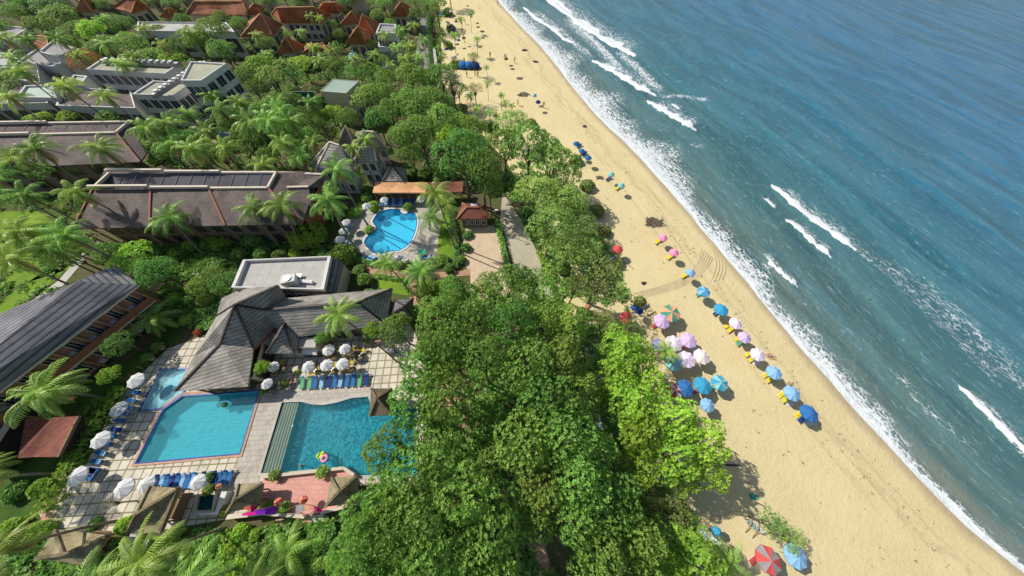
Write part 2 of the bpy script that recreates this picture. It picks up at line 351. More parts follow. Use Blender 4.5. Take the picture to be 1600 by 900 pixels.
def windows(root, a, b, z0, z1, cols, rows, mat='glass', frame='white', wid=.6, hf=.6, reveal=.05, name='window'):
    """window parts with a frame sub-part along the wall a-b (outside is to the right of a->b)"""
    d = (b-a); ln = math.hypot(d.x, d.y); d = Vector((d.x/ln, d.y/ln, 0)); nrm = Vector((d.y, -d.x, 0)); rz = math.atan2(d.y, d.x)
    for r_ in range(rows):
        for c_ in range(cols):
            cw, rh = ln/cols, (z1-z0)/rows; c = Vector((a.x, a.y, 0))+d*(cw*(c_+.5))+nrm*.03; zc = z0+rh*(r_+.5); ww, hh = cw*wid, rh*hf
            g = MB().box((c.x, c.y, zc), (ww, .04, hh), rz).build(name, M[mat], root)
            fm = MB()
            for sx in (-1, 1): fm.box((c.x+d.x*sx*(ww/2+.05)+nrm.x*.04, c.y+d.y*sx*(ww/2+.05)+nrm.y*.04, zc), (.1, .12, hh+.2), rz)
            for sz in (-1, 1): fm.box((c.x+nrm.x*.04, c.y+nrm.y*.04, zc+sz*(hh/2+.05)), (ww-.002, .118, .1), rz)
            fm.box((c.x+nrm.x*.03, c.y+nrm.y*.03, zc), (.05, .09, hh), rz)
            fm.build('frame', M[frame], g)
def wallring(root, foot, z0, z1, mat, name='wall', top=False):
    m = MB(); foot = ccw(foot)
    for a, b in zip(foot, foot[1:]+foot[:1]): m.poly([(a.x, a.y, z0), (b.x, b.y, z0), (b.x, b.y, z1), (a.x, a.y, z1)])
    if top: m.poly([(p.x, p.y, z1) for p in foot])
    return m.build(name, M[mat], root), foot
def caps(root, segs, mat='cap', wd=.35, ht=.22, name='ridge_cap'):
    m = MB()
    for a, b in segs: m.beam(a+Vector((0, 0, .06)), b+Vector((0, 0, .06)), wd, ht)
    return m.build(name, M[mat], root)
def house(name, label, cat, eaves, ridge, eh, rh, roof='roof_red', wall='white', over=.7, win=(), cap=None, group=None, base=0, posts=False, th=.22):
    """hipped house: eave corners e0 e1 e2 e3 round the plan, ridge r0 (by e0, e3) r1 (by e1, e2), given as picture directions at their heights"""
    E = px(eaves, eh); Rr = px(ridge, rh); Rr = Rr if len(Rr) == 2 else Rr*2
    c = sum(E, Vector())/4; root = thing(name, label, cat, (c.x, c.y, base), group)
    V = {i: E[i] for i in range(4)}; V['a'], V['b'] = Rr
    fs = [(0, 1, 'b', 'a'), (1, 2, 'b'), (2, 3, 'a', 'b'), (3, 0, 'a')] if len(ridge) == 2 else [(0, 1, 'a'), (1, 2, 'a'), (2, 3, 'a'), (3, 0, 'a')]
    ro = roofmesh(V, fs, th).build('roof', M[roof], root)
    hip = [(E[0], Rr[0]), (E[1], Rr[1]), (E[2], Rr[1]), (E[3], Rr[0])]+([(Rr[0], Rr[1])] if len(ridge) == 2 else [])
    if cap: m = MB(); [m.beam(a+Vector((0, 0, .05)), b+Vector((0, 0, .05)), .28, .16) for a, b in hip]; m.build('ridge_cap', M[cap], ro)
    ft = inset(E, over)
    if posts:
        for p in ft: MB().tube([(p.x, p.y, base), (p.x, p.y, eh)], .09).build('post', M['wood'], root)
        fl = sheet_part(root, 'floor', ft, base+.25, 'wood')
    else:
        w_, ft = wallring(root, ft, base, eh-.05, wall)
        for (i, cols, rows) in win:
            a, b = ft[i % 4], ft[(i+1) % 4]; windows(root, a, b, base+.3, eh-.4, cols, rows)
    return root
def sheet_part(root, name, pts, z, mat, thick=.25):
    m = MB(); p = ccw(pts); m.poly([(q.x, q.y, z) for q in p])
    for a, b in zip(p, p[1:]+p[:1]): m.poly([(a.x, a.y, z-thick), (b.x, b.y, z-thick), (b.x, b.y, z), (a.x, a.y, z)])
    return m.build(name, M[mat], root)
def flatblock(name, label, cat, quad, h, roof='flatroof', wall='white', par=.45, pw=.25, win=(), base=0, group=None):
    """flat-roofed block with a parapet"""
    q = ccw(px(quad, h)); c = sum(q, Vector())/len(q); root = thing(name, label, cat, (c.x, c.y, base), group)
    w_, ft = wallring(root, q, base, h, wall)
    m = MB(); m.poly([(p.x, p.y, h-.002) for p in q]); m.build('roof', M[roof], root)
    if par:
        q2 = inset(q, pw); m = MB()
        for i in range(len(q)):
            a, b, a2, b2 = q[i], q[(i+1) % len(q)], q2[i], q2[(i+1) % len(q)]; z = Vector((0, 0, par))
            m.poly([a, b, b+z, a+z]); m.poly([a+z, b+z, b2+z, a2+z]); m.poly([b2, a2, a2+z, b2+z])
        m.build('parapet', M['white' if wall == 'darkwall' else wall], root)
    for (i, cols, rows) in win: windows(root, ft[i % len(ft)], ft[(i+1) % len(ft)], base+.3, h-.2, cols, rows, wid=.72, hf=.62)
    return root
# ------------------------------------------------------------------ shore, sea, beach, ground
shore_px = [(778, 0), (812, 38), (850, 78), (890, 128), (930, 176), (1000, 246), (1080, 336), (1165, 436), (1240, 528), (1330, 632), (1420, 728), (1500, 812), (1600, 893)]
S = [at(x, y, -.2) for x, y in shore_px]
d0 = (S[0]-S[1]).normalized(); d1 = (S[-1]-S[-2]).normalized()
S = [S[0]+d0*1500, S[0]+d0*400, S[0]+d0*150, S[0]+d0*60, S[0]+d0*25]+S+[S[-1]+d1*25, S[-1]+d1*80, S[-1]+d1*300, S[-1]+d1*1500]
S = smoothline(S, 8, False)[::-1]           # from the near end to the far end
E_ = Vector((.93, .37, 0)).normalized()
def resample(pts, step):
    out = []; acc = 0
    L_ = [0]
    for a, b in zip(pts, pts[1:]): L_.append(L_[-1]+(b-a).length)
    xs = np.array([p.x for p in pts]); ys = np.array([p.y for p in pts]); return np.array(L_), xs, ys
Ls, Sx, Sy = resample(S, 1)
i0 = min(range(len(S)), key=lambda i: (S[i]-at(1600, 893)).length); sa = Ls[i0]
ss = np.concatenate([[0, sa-900, sa-400, sa-150, sa-80, sa-40], np.arange(sa-25, sa+180, .4), sa+np.array([190, 210, 250, 320, 450, 700, 1100])]); ss = ss[(ss >= 0) & (ss <= Ls[-1])]
bx, by = np.interp(ss, Ls, Sx), np.interp(ss, Ls, Sy)
wob = .55*np.sin(ss/3.1)+.4*np.sin(ss/1.37+1)+.8*np.sin(ss/9.3+2); wob *= .55
ds = np.concatenate([np.arange(-1.5, 42, .33), np.arange(42, 90, 1.0), np.arange(90, 180, 4.), [200, 260, 400, 800, 1600, 3000]])
SS, DD = np.meshgrid(ss, ds, indexing='ij')
GX = bx[:, None]+E_.x*(DD+wob[:, None]*np.exp(-np.maximum(DD, 0)/4)); GY = by[:, None]+E_.y*(DD+wob[:, None]*np.exp(-np.maximum(DD, 0)/4))
def polyd(px_, X, Y):
    """distance to a line on the water, its side (+ offshore) and its position 0..1"""
    P = [at(x, y, -.1) for x, y in px_]; best = np.full(X.shape, 1e9); side = np.zeros(X.shape); T = np.zeros(X.shape); n = len(P)-1
    for i, (a, b) in enumerate(zip(P, P[1:])):
        dx, dy = b.x-a.x, b.y-a.y; t = ((X-a.x)*dx+(Y-a.y)*dy)/(dx*dx+dy*dy); tc = np.clip(t, 0, 1)
        qx, qy = X-(a.x+tc*dx), Y-(a.y+tc*dy); dd_ = np.hypot(qx, qy); mk = dd_ < best
        best = np.where(mk, dd_, best); side = np.where(mk, np.sign(qx*E_.x+qy*E_.y), side); T = np.where(mk, (i+tc)/n, T)
    return best, side, T
foam = np.zeros(SS.shape); Z = np.full(SS.shape, -.2); lace = np.zeros(SS.shape)
near = (SS > sa-40) & (SS < sa+185) & (DD < 130)
ridx = np.where(near); nx_, ny_ = GX[ridx], GY[ridx]; fv = np.zeros(nx_.shape); zv = np.zeros(nx_.shape); lv = np.zeros(nx_.shape)
breakers = [ # line, shoreward width, seaward width, strength, crest height
    ([(838, -14), (868, 10), (902, 36), (934, 58), (962, 74), (984, 86)], .8, 3.6, 1.0, .5),
    ([(818, 12), (836, 30), (862, 45), (880, 62), (900, 70)], .5, 1.7, .85, .25),
    ([(926, 96), (948, 108), (972, 122), (996, 138), (1019, 148)], .6, 2.4, .95, .4),
    ([(1012, 160), (1036, 175), (1062, 190), (1083, 202)], .55, 2.1, 1.0, .4),
    ([(1049, 162), (1061, 171)], .35, .8, .8, .2),
    ([(1207, 292), (1228, 310), (1252, 331), (1280, 352), (1308, 372), (1334, 389)], .5, 1.5, 1.0, .4),
    ([(1228, 345), (1246, 358), (1268, 380), (1297, 402)], .38, 1.0, 1.0, .35),
    ([(1191, 312), (1210, 327)], .3, .6, .75, .2),
    ([(1199, 411), (1216, 425), (1230, 437), (1245, 447)], .32, .75, 1.0, .3),
    ([(1192, 396), (1206, 414)], .25, .6, .6, .2),
    ([(1500, 607), (1516, 626), (1538, 646), (1566, 676), (1604, 712), (1640, 745)], .35, 1.0, 1.0, .4)]
for ln, w0, w1, st, cz in breakers:
    b_, s_, t_ = polyd(ln, nx_, ny_); taper = np.clip(np.minimum(t_, 1-t_)*7+.25, 0, 1)
    wv = np.where(s_ > 0, w1*1.15, w0)*(taper*.8+.2)*(1+.3*np.sin(t_*23+w1)+.2*np.sin(t_*51))
    lv = np.maximum(lv, .6*np.clip(1.25-b_/np.where(s_ > 0, w1*4.2, w0), 0, 1)*np.clip(np.minimum(t_, 1-t_)*5+.35, 0, 1))
    fv = np.maximum(fv, st*np.clip(1.35-b_/np.maximum(wv, .05), 0, 1))
    zv += cz*taper*np.exp(-(b_/np.where(s_ > 0, 1.6, .7))**2)
# smooth unbroken swell lines, no foam
for ln, cz in (([(960, 70), (1000, 96), (1040, 110), (1110, 160), (1180, 215), (1250, 270)], .35), ([(1090, 200), (1140, 250), (1190, 310), (1240, 400), (1290, 470), (1400, 580), (1500, 690), (1600, 800)], .28), ([(1300, 400), (1360, 460), (1420, 530), (1500, 610)], .3), ([(1100, 130), (1250, 240), (1400, 350), (1600, 480)], .35), ([(1200, 110), (1350, 220), (1600, 390)], .3)):
    b_, s_, t_ = polyd(ln, nx_, ny_); zv += cz*np.exp(-(b_/np.where(s_ > 0, 2.6, 1.1))**2)*np.clip(np.minimum(t_, 1-t_)*6, 0, 1)
laces = [([(1210, 296), (1300, 362), (1400, 440), (1500, 540), (1620, 665)], .6, 7.5, .34), ([(1340, 392), (1430, 440), (1520, 520), (1620, 610)], 1.6, 6.2, .34), ([(1450, 470), (1540, 540), (1640, 640)], 3, 4, .36), ([(1500, 612), (1560, 672), (1640, 760)], .3, 4.5, .42), ([(960, 75), (1000, 108), (1040, 150)], 3.5, 3.0, .5), ([(880, 20), (940, 70), (990, 125)], 6.0, 1.0, .52), ([(1015, 150), (1070, 150), (1120, 160)], 1.6, 2.4, .42), ([(830, 8), (880, 50), (940, 100)], 4, 2, .45), ([(1075, 222), (1090, 228), (1105, 228)], 1.5, 1.5, .4), ([(1380, 560), (1450, 640), (1560, 740)], 2, 2, .33)]
for ln, w0, w1, st in laces:
    b_, s_, t_ = polyd(ln, nx_, ny_); wv = np.where(s_ > 0, w1, w0); lv = np.maximum(lv, 1.35*st*np.clip(1.2-b_/wv, 0, 1)*np.clip(np.minimum(t_, 1-t_)*5+.2, 0, 1))
# swash: width along the shore given at photo points
sw = [((790, 0), 6.5), ((850, 75), 8), ((890, 128), 9), ((930, 175), 9), ((1000, 246), 10), ((1045, 296), 6.5), ((1080, 336), 4.8), ((1165, 436), 4.8), ((1240, 528), 5.2), ((1330, 632), 3.2), ((1420, 728), 2.5), ((1500, 812), 1.7), ((1600, 893), 1.6)]
sk = [Ls[min(range(len(S)), key=lambda i: (S[i]-at(*p)).length)] for p, _ in sw][::-1]; sv = [q for _, q in sw][::-1]
W = np.interp(SS[ridx], sk, sv)*(1+.25*np.sin(SS[ridx]/4.3)+.18*np.sin(SS[ridx]/1.9+.5)); dv = DD[ridx]
lv = np.maximum(lv, np.clip(.95-.62*np.maximum(dv, 0)/W, 0, 1)*(dv < W*1.25)); lv = np.where((dv > W*1.25), lv, lv); fv = np.maximum(fv, np.clip(1.05-np.abs(dv-.35)/.7, 0, .95)*.75)
zv += np.where(dv < W, .03, 0)
zv += .05*np.sin(dv*.9+SS[ridx]*.12+np.sin(SS[ridx]*.21)*1.2)*np.clip(dv/12, 0, 1)
foam[ridx] = fv; lace[ridx] = lv; Z[ridx] += zv*np.clip((dv+1)/2, 0, 1)
ni, nj = SS.shape
V_ = np.stack([GX, GY, Z], -1).reshape(-1, 3); idx = np.arange(ni*nj).reshape(ni, nj)
q = np.stack([idx[:-1, :-1], idx[:-1, 1:], idx[1:, 1:], idx[1:, :-1]], -1).reshape(-1, 4)
def gridmesh(name, V_, q, mat, attrs, uv):
    me = bpy.data.meshes.new(name); me.vertices.add(len(V_)); me.vertices.foreach_set('co', V_.ravel()); me.loops.add(q.size); me.loops.foreach_set('vertex_index', q.ravel().astype(np.int32))
    me.polygons.add(len(q)); me.polygons.foreach_set('loop_start', np.arange(0, q.size, 4, dtype=np.int32)); me.polygons.foreach_set('loop_total', np.full(len(q), 4, dtype=np.int32)); me.polygons.foreach_set('use_smooth', np.ones(len(q), dtype=bool))
    me.update(calc_edges=True); me.validate()
    for k, a in attrs.items(): me.attributes.new(k, 'FLOAT', 'POINT').data.foreach_set('value', a.ravel().astype(np.float32))
    me.uv_layers.new(name='UVMap').data.foreach_set('uv', uv.reshape(-1, 2)[q.ravel()].ravel().astype(np.float32))
    if np.cross(V_[q[0, 1]]-V_[q[0, 0]], V_[q[0, 2]]-V_[q[0, 0]])[2] < 0: me.flip_normals()
    me.materials.append(mat); o = bpy.data.objects.new(name, me); C.objects.link(o); return o
k = N('sea water'); uv = k.uv(); sp = k.n('SeparateXYZ'); k.l(uv, sp.inputs[0]); s_, d_ = sp.outputs[0], sp.outputs[1]; p = k.pos()
mp = k.n('Mapping'); mp.inputs['Scale'].default_value = (.16, .62, 1); mp.inputs['Rotation'].default_value = (0, 0, .28); k.l(uv, mp.inputs[0]); sw1 = k.noise(mp.outputs[0], 1.0, 4, .6, .4)
mp2 = k.n('Mapping'); mp2.inputs['Scale'].default_value = (.03, .12, 1); mp2.inputs['Rotation'].default_value = (0, 0, .2); k.l(uv, mp2.inputs[0]); sw2 = k.noise(mp2.outputs[0], 1.0, 4, .6, .8)
rip = k.noise(p, 2.4, 4, .65, .5); rip2 = k.noise(p, .75, 3, .6, .8)
dw = k.math('ADD', d_, k.math('MULTIPLY', k.math('SUBTRACT', sw2, .5), 26))
col = k.ramp(k.math('DIVIDE', dw, 90), (0, (.17, .19, .15)), (.05, (.105, .16, .135)), (.2, (.06, .15, .145)), (.42, (.035, .15, .2)), (1, (.028, .15, .285)))
col = k.mix(k.math('MULTIPLY', k.smooth(sw1, .42, .66), .38), col, k.mix(.6, col, (.1, .24, .28)))
col = k.mix(k.math('MULTIPLY', k.smooth(sw2, .48, .66), .4), col, (.03, .1, .1))
mp3 = k.n('Mapping'); mp3.inputs['Scale'].default_value = (.05, .3, 1); mp3.inputs['Rotation'].default_value = (0, 0, .12); k.l(uv, mp3.inputs[0]); sw3 = k.noise(mp3.outputs[0], 1.0, 3, .5, 1.2)
col = k.mix(k.math('MULTIPLY', k.smooth(sw3, .55, .66), .38), col, (.03, .09, .12))
bnd = k.math('SINE', k.math('ADD', k.math('MULTIPLY', d_, .52), k.math('MULTIPLY', k.noise(mp2.outputs[0], .55, 2, .5, .5), 26)))
col = k.mix(k.math('MULTIPLY', k.smooth(bnd, .1, .95), .3), col, (.025, .085, .105)); col = k.mix(k.math('MULTIPLY', k.smooth(bnd, -.2, -.95), .2), col, (.1, .23, .28))  # light and dark swell sides painted as bands in the colour
mp4 = k.n('Mapping'); mp4.inputs['Scale'].default_value = (.45, 1.5, 1); mp4.inputs['Rotation'].default_value = (0, 0, .3); k.l(uv, mp4.inputs[0]); dab = k.noise(mp4.outputs[0], 1.2, 4, .7, .8); nr_ = k.math('MULTIPLY_ADD', k.smooth(d_, 110, 15), .4, .2)
col = k.mix(k.math('MULTIPLY', k.smooth(dab, .55, .72), nr_), col, (.3, .42, .45))  # pale dabs paint wave-chop highlights and small whitecaps into the colour
fa = k.n('Attribute', attribute_name='foam').outputs['Fac']; la = k.n('Attribute', attribute_name='lace').outputs['Fac']
fn = k.noise(p, 1.5, 6, .72, .3); ml = k.n('Mapping'); ml.inputs['Scale'].default_value = (.55, 1.15, 1); k.l(uv, ml.inputs[0])
vor = k.n('TexVoronoi'); vor.feature = 'DISTANCE_TO_EDGE'; vor.inputs['Scale'].default_value = 1.25
wv_ = k.n('VectorMath', operation='ADD'); nz = k.n('TexNoise'); nz.inputs['Scale'].default_value = 1.1; nz.inputs['Detail'].default_value = 4; k.l(p, nz.inputs['Vector'])
sc_ = k.n('VectorMath', operation='SCALE'); sc_.inputs['Scale'].default_value = 1.5; k.l(nz.outputs['Color'], sc_.inputs[0]); k.l(ml.outputs[0], wv_.inputs[0]); k.l(sc_.outputs[0], wv_.inputs[1]); k.l(wv_.outputs[0], vor.inputs['Vector'])
lacep = k.math('SUBTRACT', 1.0, k.smooth(vor.outputs['Distance'], .0, .22))
patch = k.math('ADD', k.math('MULTIPLY', k.noise(ml.outputs[0], .9, 5, .7, .6), .7), k.math('MULTIPLY', k.noise(ml.outputs[0], 2.6, 4, .7, 1.2), .3))
lm = k.smooth(k.math('ADD', k.math('ADD', la, k.math('MULTIPLY', lacep, .32)), k.math('MULTIPLY', k.math('SUBTRACT', patch, .5), 1.25)), .62, .95)
fm = k.smooth(k.math('ADD', fa, k.math('MULTIPLY', k.math('SUBTRACT', fn, .5), .9)), .38, .68)
lm = k.math('MULTIPLY', lm, k.smooth(la, .05, .3))
fm = k.math('MAXIMUM', k.math('MULTIPLY', lm, .82), k.math('MULTIPLY', fm, k.smooth(fa, .02, .2)))
col = k.mix(fm, col, (.78, .8, .8)); k.l(k.math('MULTIPLY_ADD', fm, .6, .12), k.b.inputs['Roughness'])
hb = k.math('ADD', k.math('MULTIPLY', rip, .35), k.math('ADD', k.math('MULTIPLY', rip2, .7), k.math('ADD', k.math('MULTIPLY', sw1, 1.6), k.math('ADD', k.math('MULTIPLY', sw3, 2.0), k.math('MULTIPLY', bnd, -.22))))); hb = k.math('ADD', hb, k.math('MULTIPLY', fm, .35))
k.bump(hb, .4, .6); M['sea'] = k.set(col, None, 0, .42)
tag(gridmesh('sea', V_, q, M['sea'], {'foam': foam, 'lace': lace}, np.stack([SS-sa, DD], -1)), kind='structure')
# beach: from a wandering inner edge down under the sea
inner_px = [(640, -30), (682, 0), (688, 40), (690, 80), (690, 108), (690, 130), (716, 178), (740, 200), (790, 250), (830, 330), (850, 400), (880, 470), (915, 520), (940, 590), (968, 650), (1010, 740), (1035, 830), (1050, 930), (1060, 1000)]
I_ = [at(x, y) for x, y in inner_px]; I_ = [I_[0]+Vector((-30, 1500, 0))]+I_+[I_[-1]+Vector((10, -60, 0)), I_[-1]+Vector((300, -1400, 0))]
def inner_d(ox, oy):
    """distance back from the shore to the inner edge, along -E_"""
    best = None
    for a, b in zip(I_, I_[1:]):
        rx, ry = b.x-a.x, b.y-a.y; den = -E_.x*ry+E_.y*rx
        if abs(den) < 1e-9: continue
        t = ((a.x-ox)*ry-(a.y-oy)*rx)/den; u = ((a.x-ox)*-E_.y-(a.y-oy)*-E_.x)/den
        if -1e-6 <= u <= 1+1e-6 and t > 0 and (best is None or t < best): best = t
    return best
bs = np.concatenate([[0, sa-900, sa-400, sa-150, sa-80, sa-40], np.arange(sa-25, sa+180, .8), sa+np.array([190, 210, 250, 320, 450, 700, 1100])]); bs = bs[(bs >= 0) & (bs <= Ls[-1])]
bxx, byy = np.interp(bs, Ls, Sx), np.interp(bs, Ls, Sy); Dn = []; last = 40
for a, b in zip(bxx, byy): last = inner_d(a, b) or last; Dn.append(last)
Dn = np.array(Dn); tt = np.concatenate([np.linspace(0, 1, 70)]); BD = -Dn[:, None]*(1-tt[None, :])+5.0*tt[None, :]
BX = bxx[:, None]+E_.x*BD; BY = byy[:, None]+E_.y*BD; u_ = np.maximum(BD+8, 0); BZ = .06-.26*(u_/8)**1.6
BZ += rng.normal(0, .012, BZ.shape)*(BD < -2)
k = N('beach sand'); p = k.pos(); uv = k.uv(); sp = k.n('SeparateXYZ'); k.l(uv, sp.inputs[0]); d_ = sp.outputs[1]
n1 = k.noise(p, .12, 4, .6); n2 = k.noise(p, 1.6, 6, .75); n3 = k.noise(p, 9, 4, .8)
col = k.mix(k.smooth(n1, .35, .65), (.69, .575, .315), (.65, .535, .285)); col = k.mix(k.math('MULTIPLY', k.smooth(n2, .5, .78), .35), col, (.46, .37, .22)); col = k.mix(k.math('MULTIPLY', k.smooth(n3, .5, .78), .27), col, (.44, .35, .2))
wet = k.smooth(k.math('ADD', d_, k.math('MULTIPLY', k.math('SUBTRACT', k.noise(p, .3, 4), .5), 1.8)), -2.2, -.3)
tide = k.math('MULTIPLY', k.smooth(k.math('ABSOLUTE', k.math('ADD', k.math('ADD', d_, 5.6), k.math('MULTIPLY', k.math('SUBTRACT', n1, .5), 9))), .9, .1), k.smooth(n2, .3, .6))
mt = k.n('Mapping'); mt.inputs['Scale'].default_value = (.06, .9, 1); k.l(uv, mt.inputs[0]); stk = k.noise(mt.outputs[0], 1.0, 5, .7, .3); band = k.math('MULTIPLY', k.smooth(d_, -13, -9), k.smooth(d_, -2.0, -4.5))
col = k.mix(k.math('MULTIPLY', k.math('MULTIPLY', band, k.smooth(stk, .5, .68)), .5), col, (.42, .32, .17))
col = k.mix(k.math('MULTIPLY', tide, .4), col, (.4, .31, .17))
va = k.n('Attribute', attribute_name='track').outputs['Fac']; col = k.mix(k.math('MULTIPLY', va, .45), col, (.42, .34, .2))
col = k.mix(k.math('MULTIPLY', wet, .8), col, (.4, .31, .19)); k.l(k.math('MULTIPLY_ADD', wet, -.5, .92), k.b.inputs['Roughness'])
k.bump(k.math('ADD', k.math('MULTIPLY', n2, 1.3), k.math('MULTIPLY', n3, .6)), .13, .8); M['sand'] = k.set(col, None, 0, .2)
tag(gridmesh('beach', np.stack([BX, BY, BZ], -1).reshape(-1, 3), (lambda I: np.stack([I[:-1, :-1], I[:-1, 1:], I[1:, 1:], I[1:, :-1]], -1).reshape(-1, 4))(np.arange(BX.size).reshape(BX.shape)), M['sand'], {'track': np.zeros(BX.shape)}, np.stack([np.broadcast_to((bs-sa)[:, None], BD.shape), BD], -1)), kind='structure')
# flecks of weed and litter left along the tide line
wd = [];  
for _ in range(900):
    i = random.randrange(8, len(bs)-8); dd = -random.choice([5.5, 5.5, 6.5, 9, 14, 20, 26])+random.gauss(0, 1.2)
    if -dd < Dn[i]-1 and dd < -2.5: wd.append((bxx[i]+E_.x*dd, byy[i]+E_.y*dd, .085 if dd < -8 else .085-.26*((dd+8)/8)**1.6))
WEED = wd
# tyre tracks pressed into the sand: thin strips just above it
tm = MB()
def strip(pts, wd, z, m):
    P = smoothline([at(x, y) for x, y in pts], 6, False)
    for a, b in zip(P, P[1:]):
        n = Vector((-(b-a).y, (b-a).x, 0)).normalized()*wd/2; zz = Vector((0, 0, z)); m.poly([a-n+zz, b-n+zz, b+n+zz, a+n+zz])
# pools (outlines at ground level)
PALE = px([(257, 639), (214, 723), (375, 708), (405, 611), (330, 617), (283, 620)]); KID = px([(220, 641), (258, 637), (282, 620), (287, 612), (291, 577), (252, 577)])
TEAL = px([(408, 739), (441, 629), (471, 628), (487, 632), (505, 633), (527, 629), (550, 622), (575, 620), (579, 630), (604, 633), (650, 640), (650, 742), (600, 743), (542, 742), (539, 729), (437, 738)])
HEART = smoothline([at(380+x/4, 180+y/4) for x, y in [(815, 660), (845, 618), (890, 596), (935, 591), (972, 602), (1005, 622), (1042, 612), (1072, 622), (1083, 655), (1078, 705), (1060, 760), (1028, 812), (975, 845), (925, 850), (890, 862), (850, 868), (812, 855), (778, 822), (762, 790), (782, 758), (822, 735), (838, 705), (822, 682)]], 4)
WHIRL = px([(314, 775), (338, 772), (334, 796), (309, 797)])
PALE, KID, TEAL, HEART, WHIRL = map(ccw, (PALE, KID, TEAL, HEART, WHIRL))
k = N('garden ground'); p = k.pos(); a = k.noise(p, .11, 5, .6); b = k.noise(p, 1.2, 6, .7); c = k.noise(p, 7, 5, .8)
col = k.mix(k.smooth(a, .4, .58), (.075, .12, .022), (.12, .095, .055)); col = k.mix(k.math('MULTIPLY', k.smooth(b, .45, .7), .7), col, (.05, .06, .02)); col = k.mix(k.math('MULTIPLY', k.smooth(c, .5, .75), .5), col, (.16, .13, .075)); k.bump(b, .12, .8); M['ground'] = k.set(col, .95, 0, .1)
gb = [at(*q) for q in inner_px]; off = E_*3.0
outer = [q+off for q in gb[1:-1]]
outer = [Vector((-1800, 2500, 0)), Vector((-1800, -1800, 0)), Vector((outer[-1].x+300, -1800, 0))]+outer[::-1]+[Vector((outer[0].x-30, 2500, 0))]
sheet('ground', [ccw(outer)], 0.0, M['ground'], holes=[PALE, TEAL, HEART, WHIRL, KID])
rotA = math.atan2((at(379, 712)-at(217, 722)).y, (at(379, 712)-at(217, 722)).x)
sheet('pool_deck', [ccw(px([(262, 545), (330, 520), (420, 560), (470, 527), (640, 505), (668, 560), (662, 660), (660, 760), (542, 760), (430, 760), (400, 800), (350, 812), (150, 845), (78, 835), (60, 800), (130, 735), (165, 660), (196, 607)]))], .02, M['deck'], rotA, holes=[PALE, TEAL, KID, WHIRL])
def strip_sheet(name, pts, mat, z=.035, rot=0): return sheet(name, [ccw(px(pts))], z, M[mat], rot)
strip_sheet('walkway', [(405, 611), (441, 629), (408, 739), (398, 775), (352, 790), (375, 712)], 'walk', .03, rotA)
strip_sheet('pool_patio', [(441, 625), (471, 624), (487, 628), (505, 629), (527, 625), (550, 617.5), (575, 615), (604, 616), (604, 606), (470, 610), (430, 615), (412, 612)], 'walk', .03, rotA)
sheet('pool_terrace', [ccw(px([(575, 316), (682, 312), (692, 330), (680, 410), (600, 412), (548, 408), (524, 398), (530, 372), (548, 340)]))], .02, M['deck_grey'], rotA-.35, holes=[HEART])
strip_sheet('promenade', [(785, 300), (815, 345), (842, 400), (850, 435), (868, 470), (818, 470), (805, 425), (795, 390), (782, 340)], 'promenade', .03)
strip_sheet('courtyard', [(728, 355), (772, 352), (785, 390), (792, 430), (800, 462), (735, 470), (735, 430), (720, 400)], 'peach', .025, .3)
strip_sheet('road', [(646, 108), (672, 108), (672, 75), (669, 40), (667, 18), (656, 18), (656, 50), (650, 80)], 'asphalt', .03)
strip_sheet('footpath', [(560, 400), (585, 418), (640, 423), (700, 425), (735, 420), (735, 430), (700, 433), (652, 436), (650, 470), (680, 500), (668, 505), (640, 472), (640, 434), (580, 428), (548, 408)], 'redpave', .03, .2)
strip_sheet('garden_path', [(248, 404), (300, 404), (345, 412), (350, 432), (305, 432), (290, 420), (255, 414)], 'stone', .03)
strip_sheet('brick_path', [(258, 440), (282, 445), (298, 460), (300, 478), (292, 492), (284, 488), (290, 470), (276, 455), (255, 449)], 'redpave', .03)
strip_sheet('side_path', [(0, 505), (38, 478), (90, 440), (130, 395), (136, 402), (98, 447), (44, 487), (0, 517)], 'stone', .03)
strip_sheet('near_path', [(92, 740), (104, 742), (82, 805), (72, 860), (58, 862), (66, 800)], 'redpave', .03)
strip_sheet('service_path', [(345, 830), (362, 828), (352, 900), (346, 960), (318, 960), (332, 900)], 'redpave', .03)
strip_sheet('trading_path', [(690, 600), (706, 600), (740, 680), (800, 765), (852, 850), (876, 960), (846, 960), (832, 870), (780, 775), (718, 690)], 'redpave', .025, .4)
strip_sheet('beach_walk', [(905, 500), (925, 505), (950, 620), (968, 700), (1010, 760), (1000, 775), (945, 720), (925, 620)], 'asphalt', .07)
tag(sheet('lawn', [ccw(px(q)) for q in ([(682, 322), (702, 330), (712, 395), (700, 410), (682, 408)], [(588, 428), (636, 434), (640, 462), (612, 458), (590, 448)], [(656, 440), (712, 436), (722, 440), (718, 452), (690, 470), (660, 470)], [(0, 330), (60, 330), (118, 372), (110, 420), (0, 455)], [(545, 330), (566, 312), (572, 322), (548, 350), (532, 385), (520, 385)], [(160, 860), (210, 835), (300, 840), (300, 900), (150, 900)], [(330, 385), (370, 380), (372, 402), (330, 402)], [(0, 470), (90, 410), (130, 385), (128, 392), (88, 436), (0, 500)])], .012, M['lawn']))['kind'] = 'structure'
tag(sheet('lawn_painted_shade', [ccw(px(q)) for q in ([(150, 600), (235, 535), (255, 520), (290, 520), (260, 545), (196, 607), (165, 655), (110, 640)], [(0, 740), (125, 655), (160, 660), (120, 745), (60, 800), (0, 830)])], .008, M['lawn_shade']))['kind'] = 'structure'
def basin(root, out, depth, mat, name='basin'):
    m = MB(); m.poly([(p.x, p.y, -depth) for p in out])
    for a, b in zip(out, out[1:]+out[:1]): m.poly([(b.x, b.y, -depth), (a.x, a.y, -depth), (a.x, a.y, .02), (b.x, b.y, .02)])
    me = m.build(name, M[mat], root, rotA)
    return me
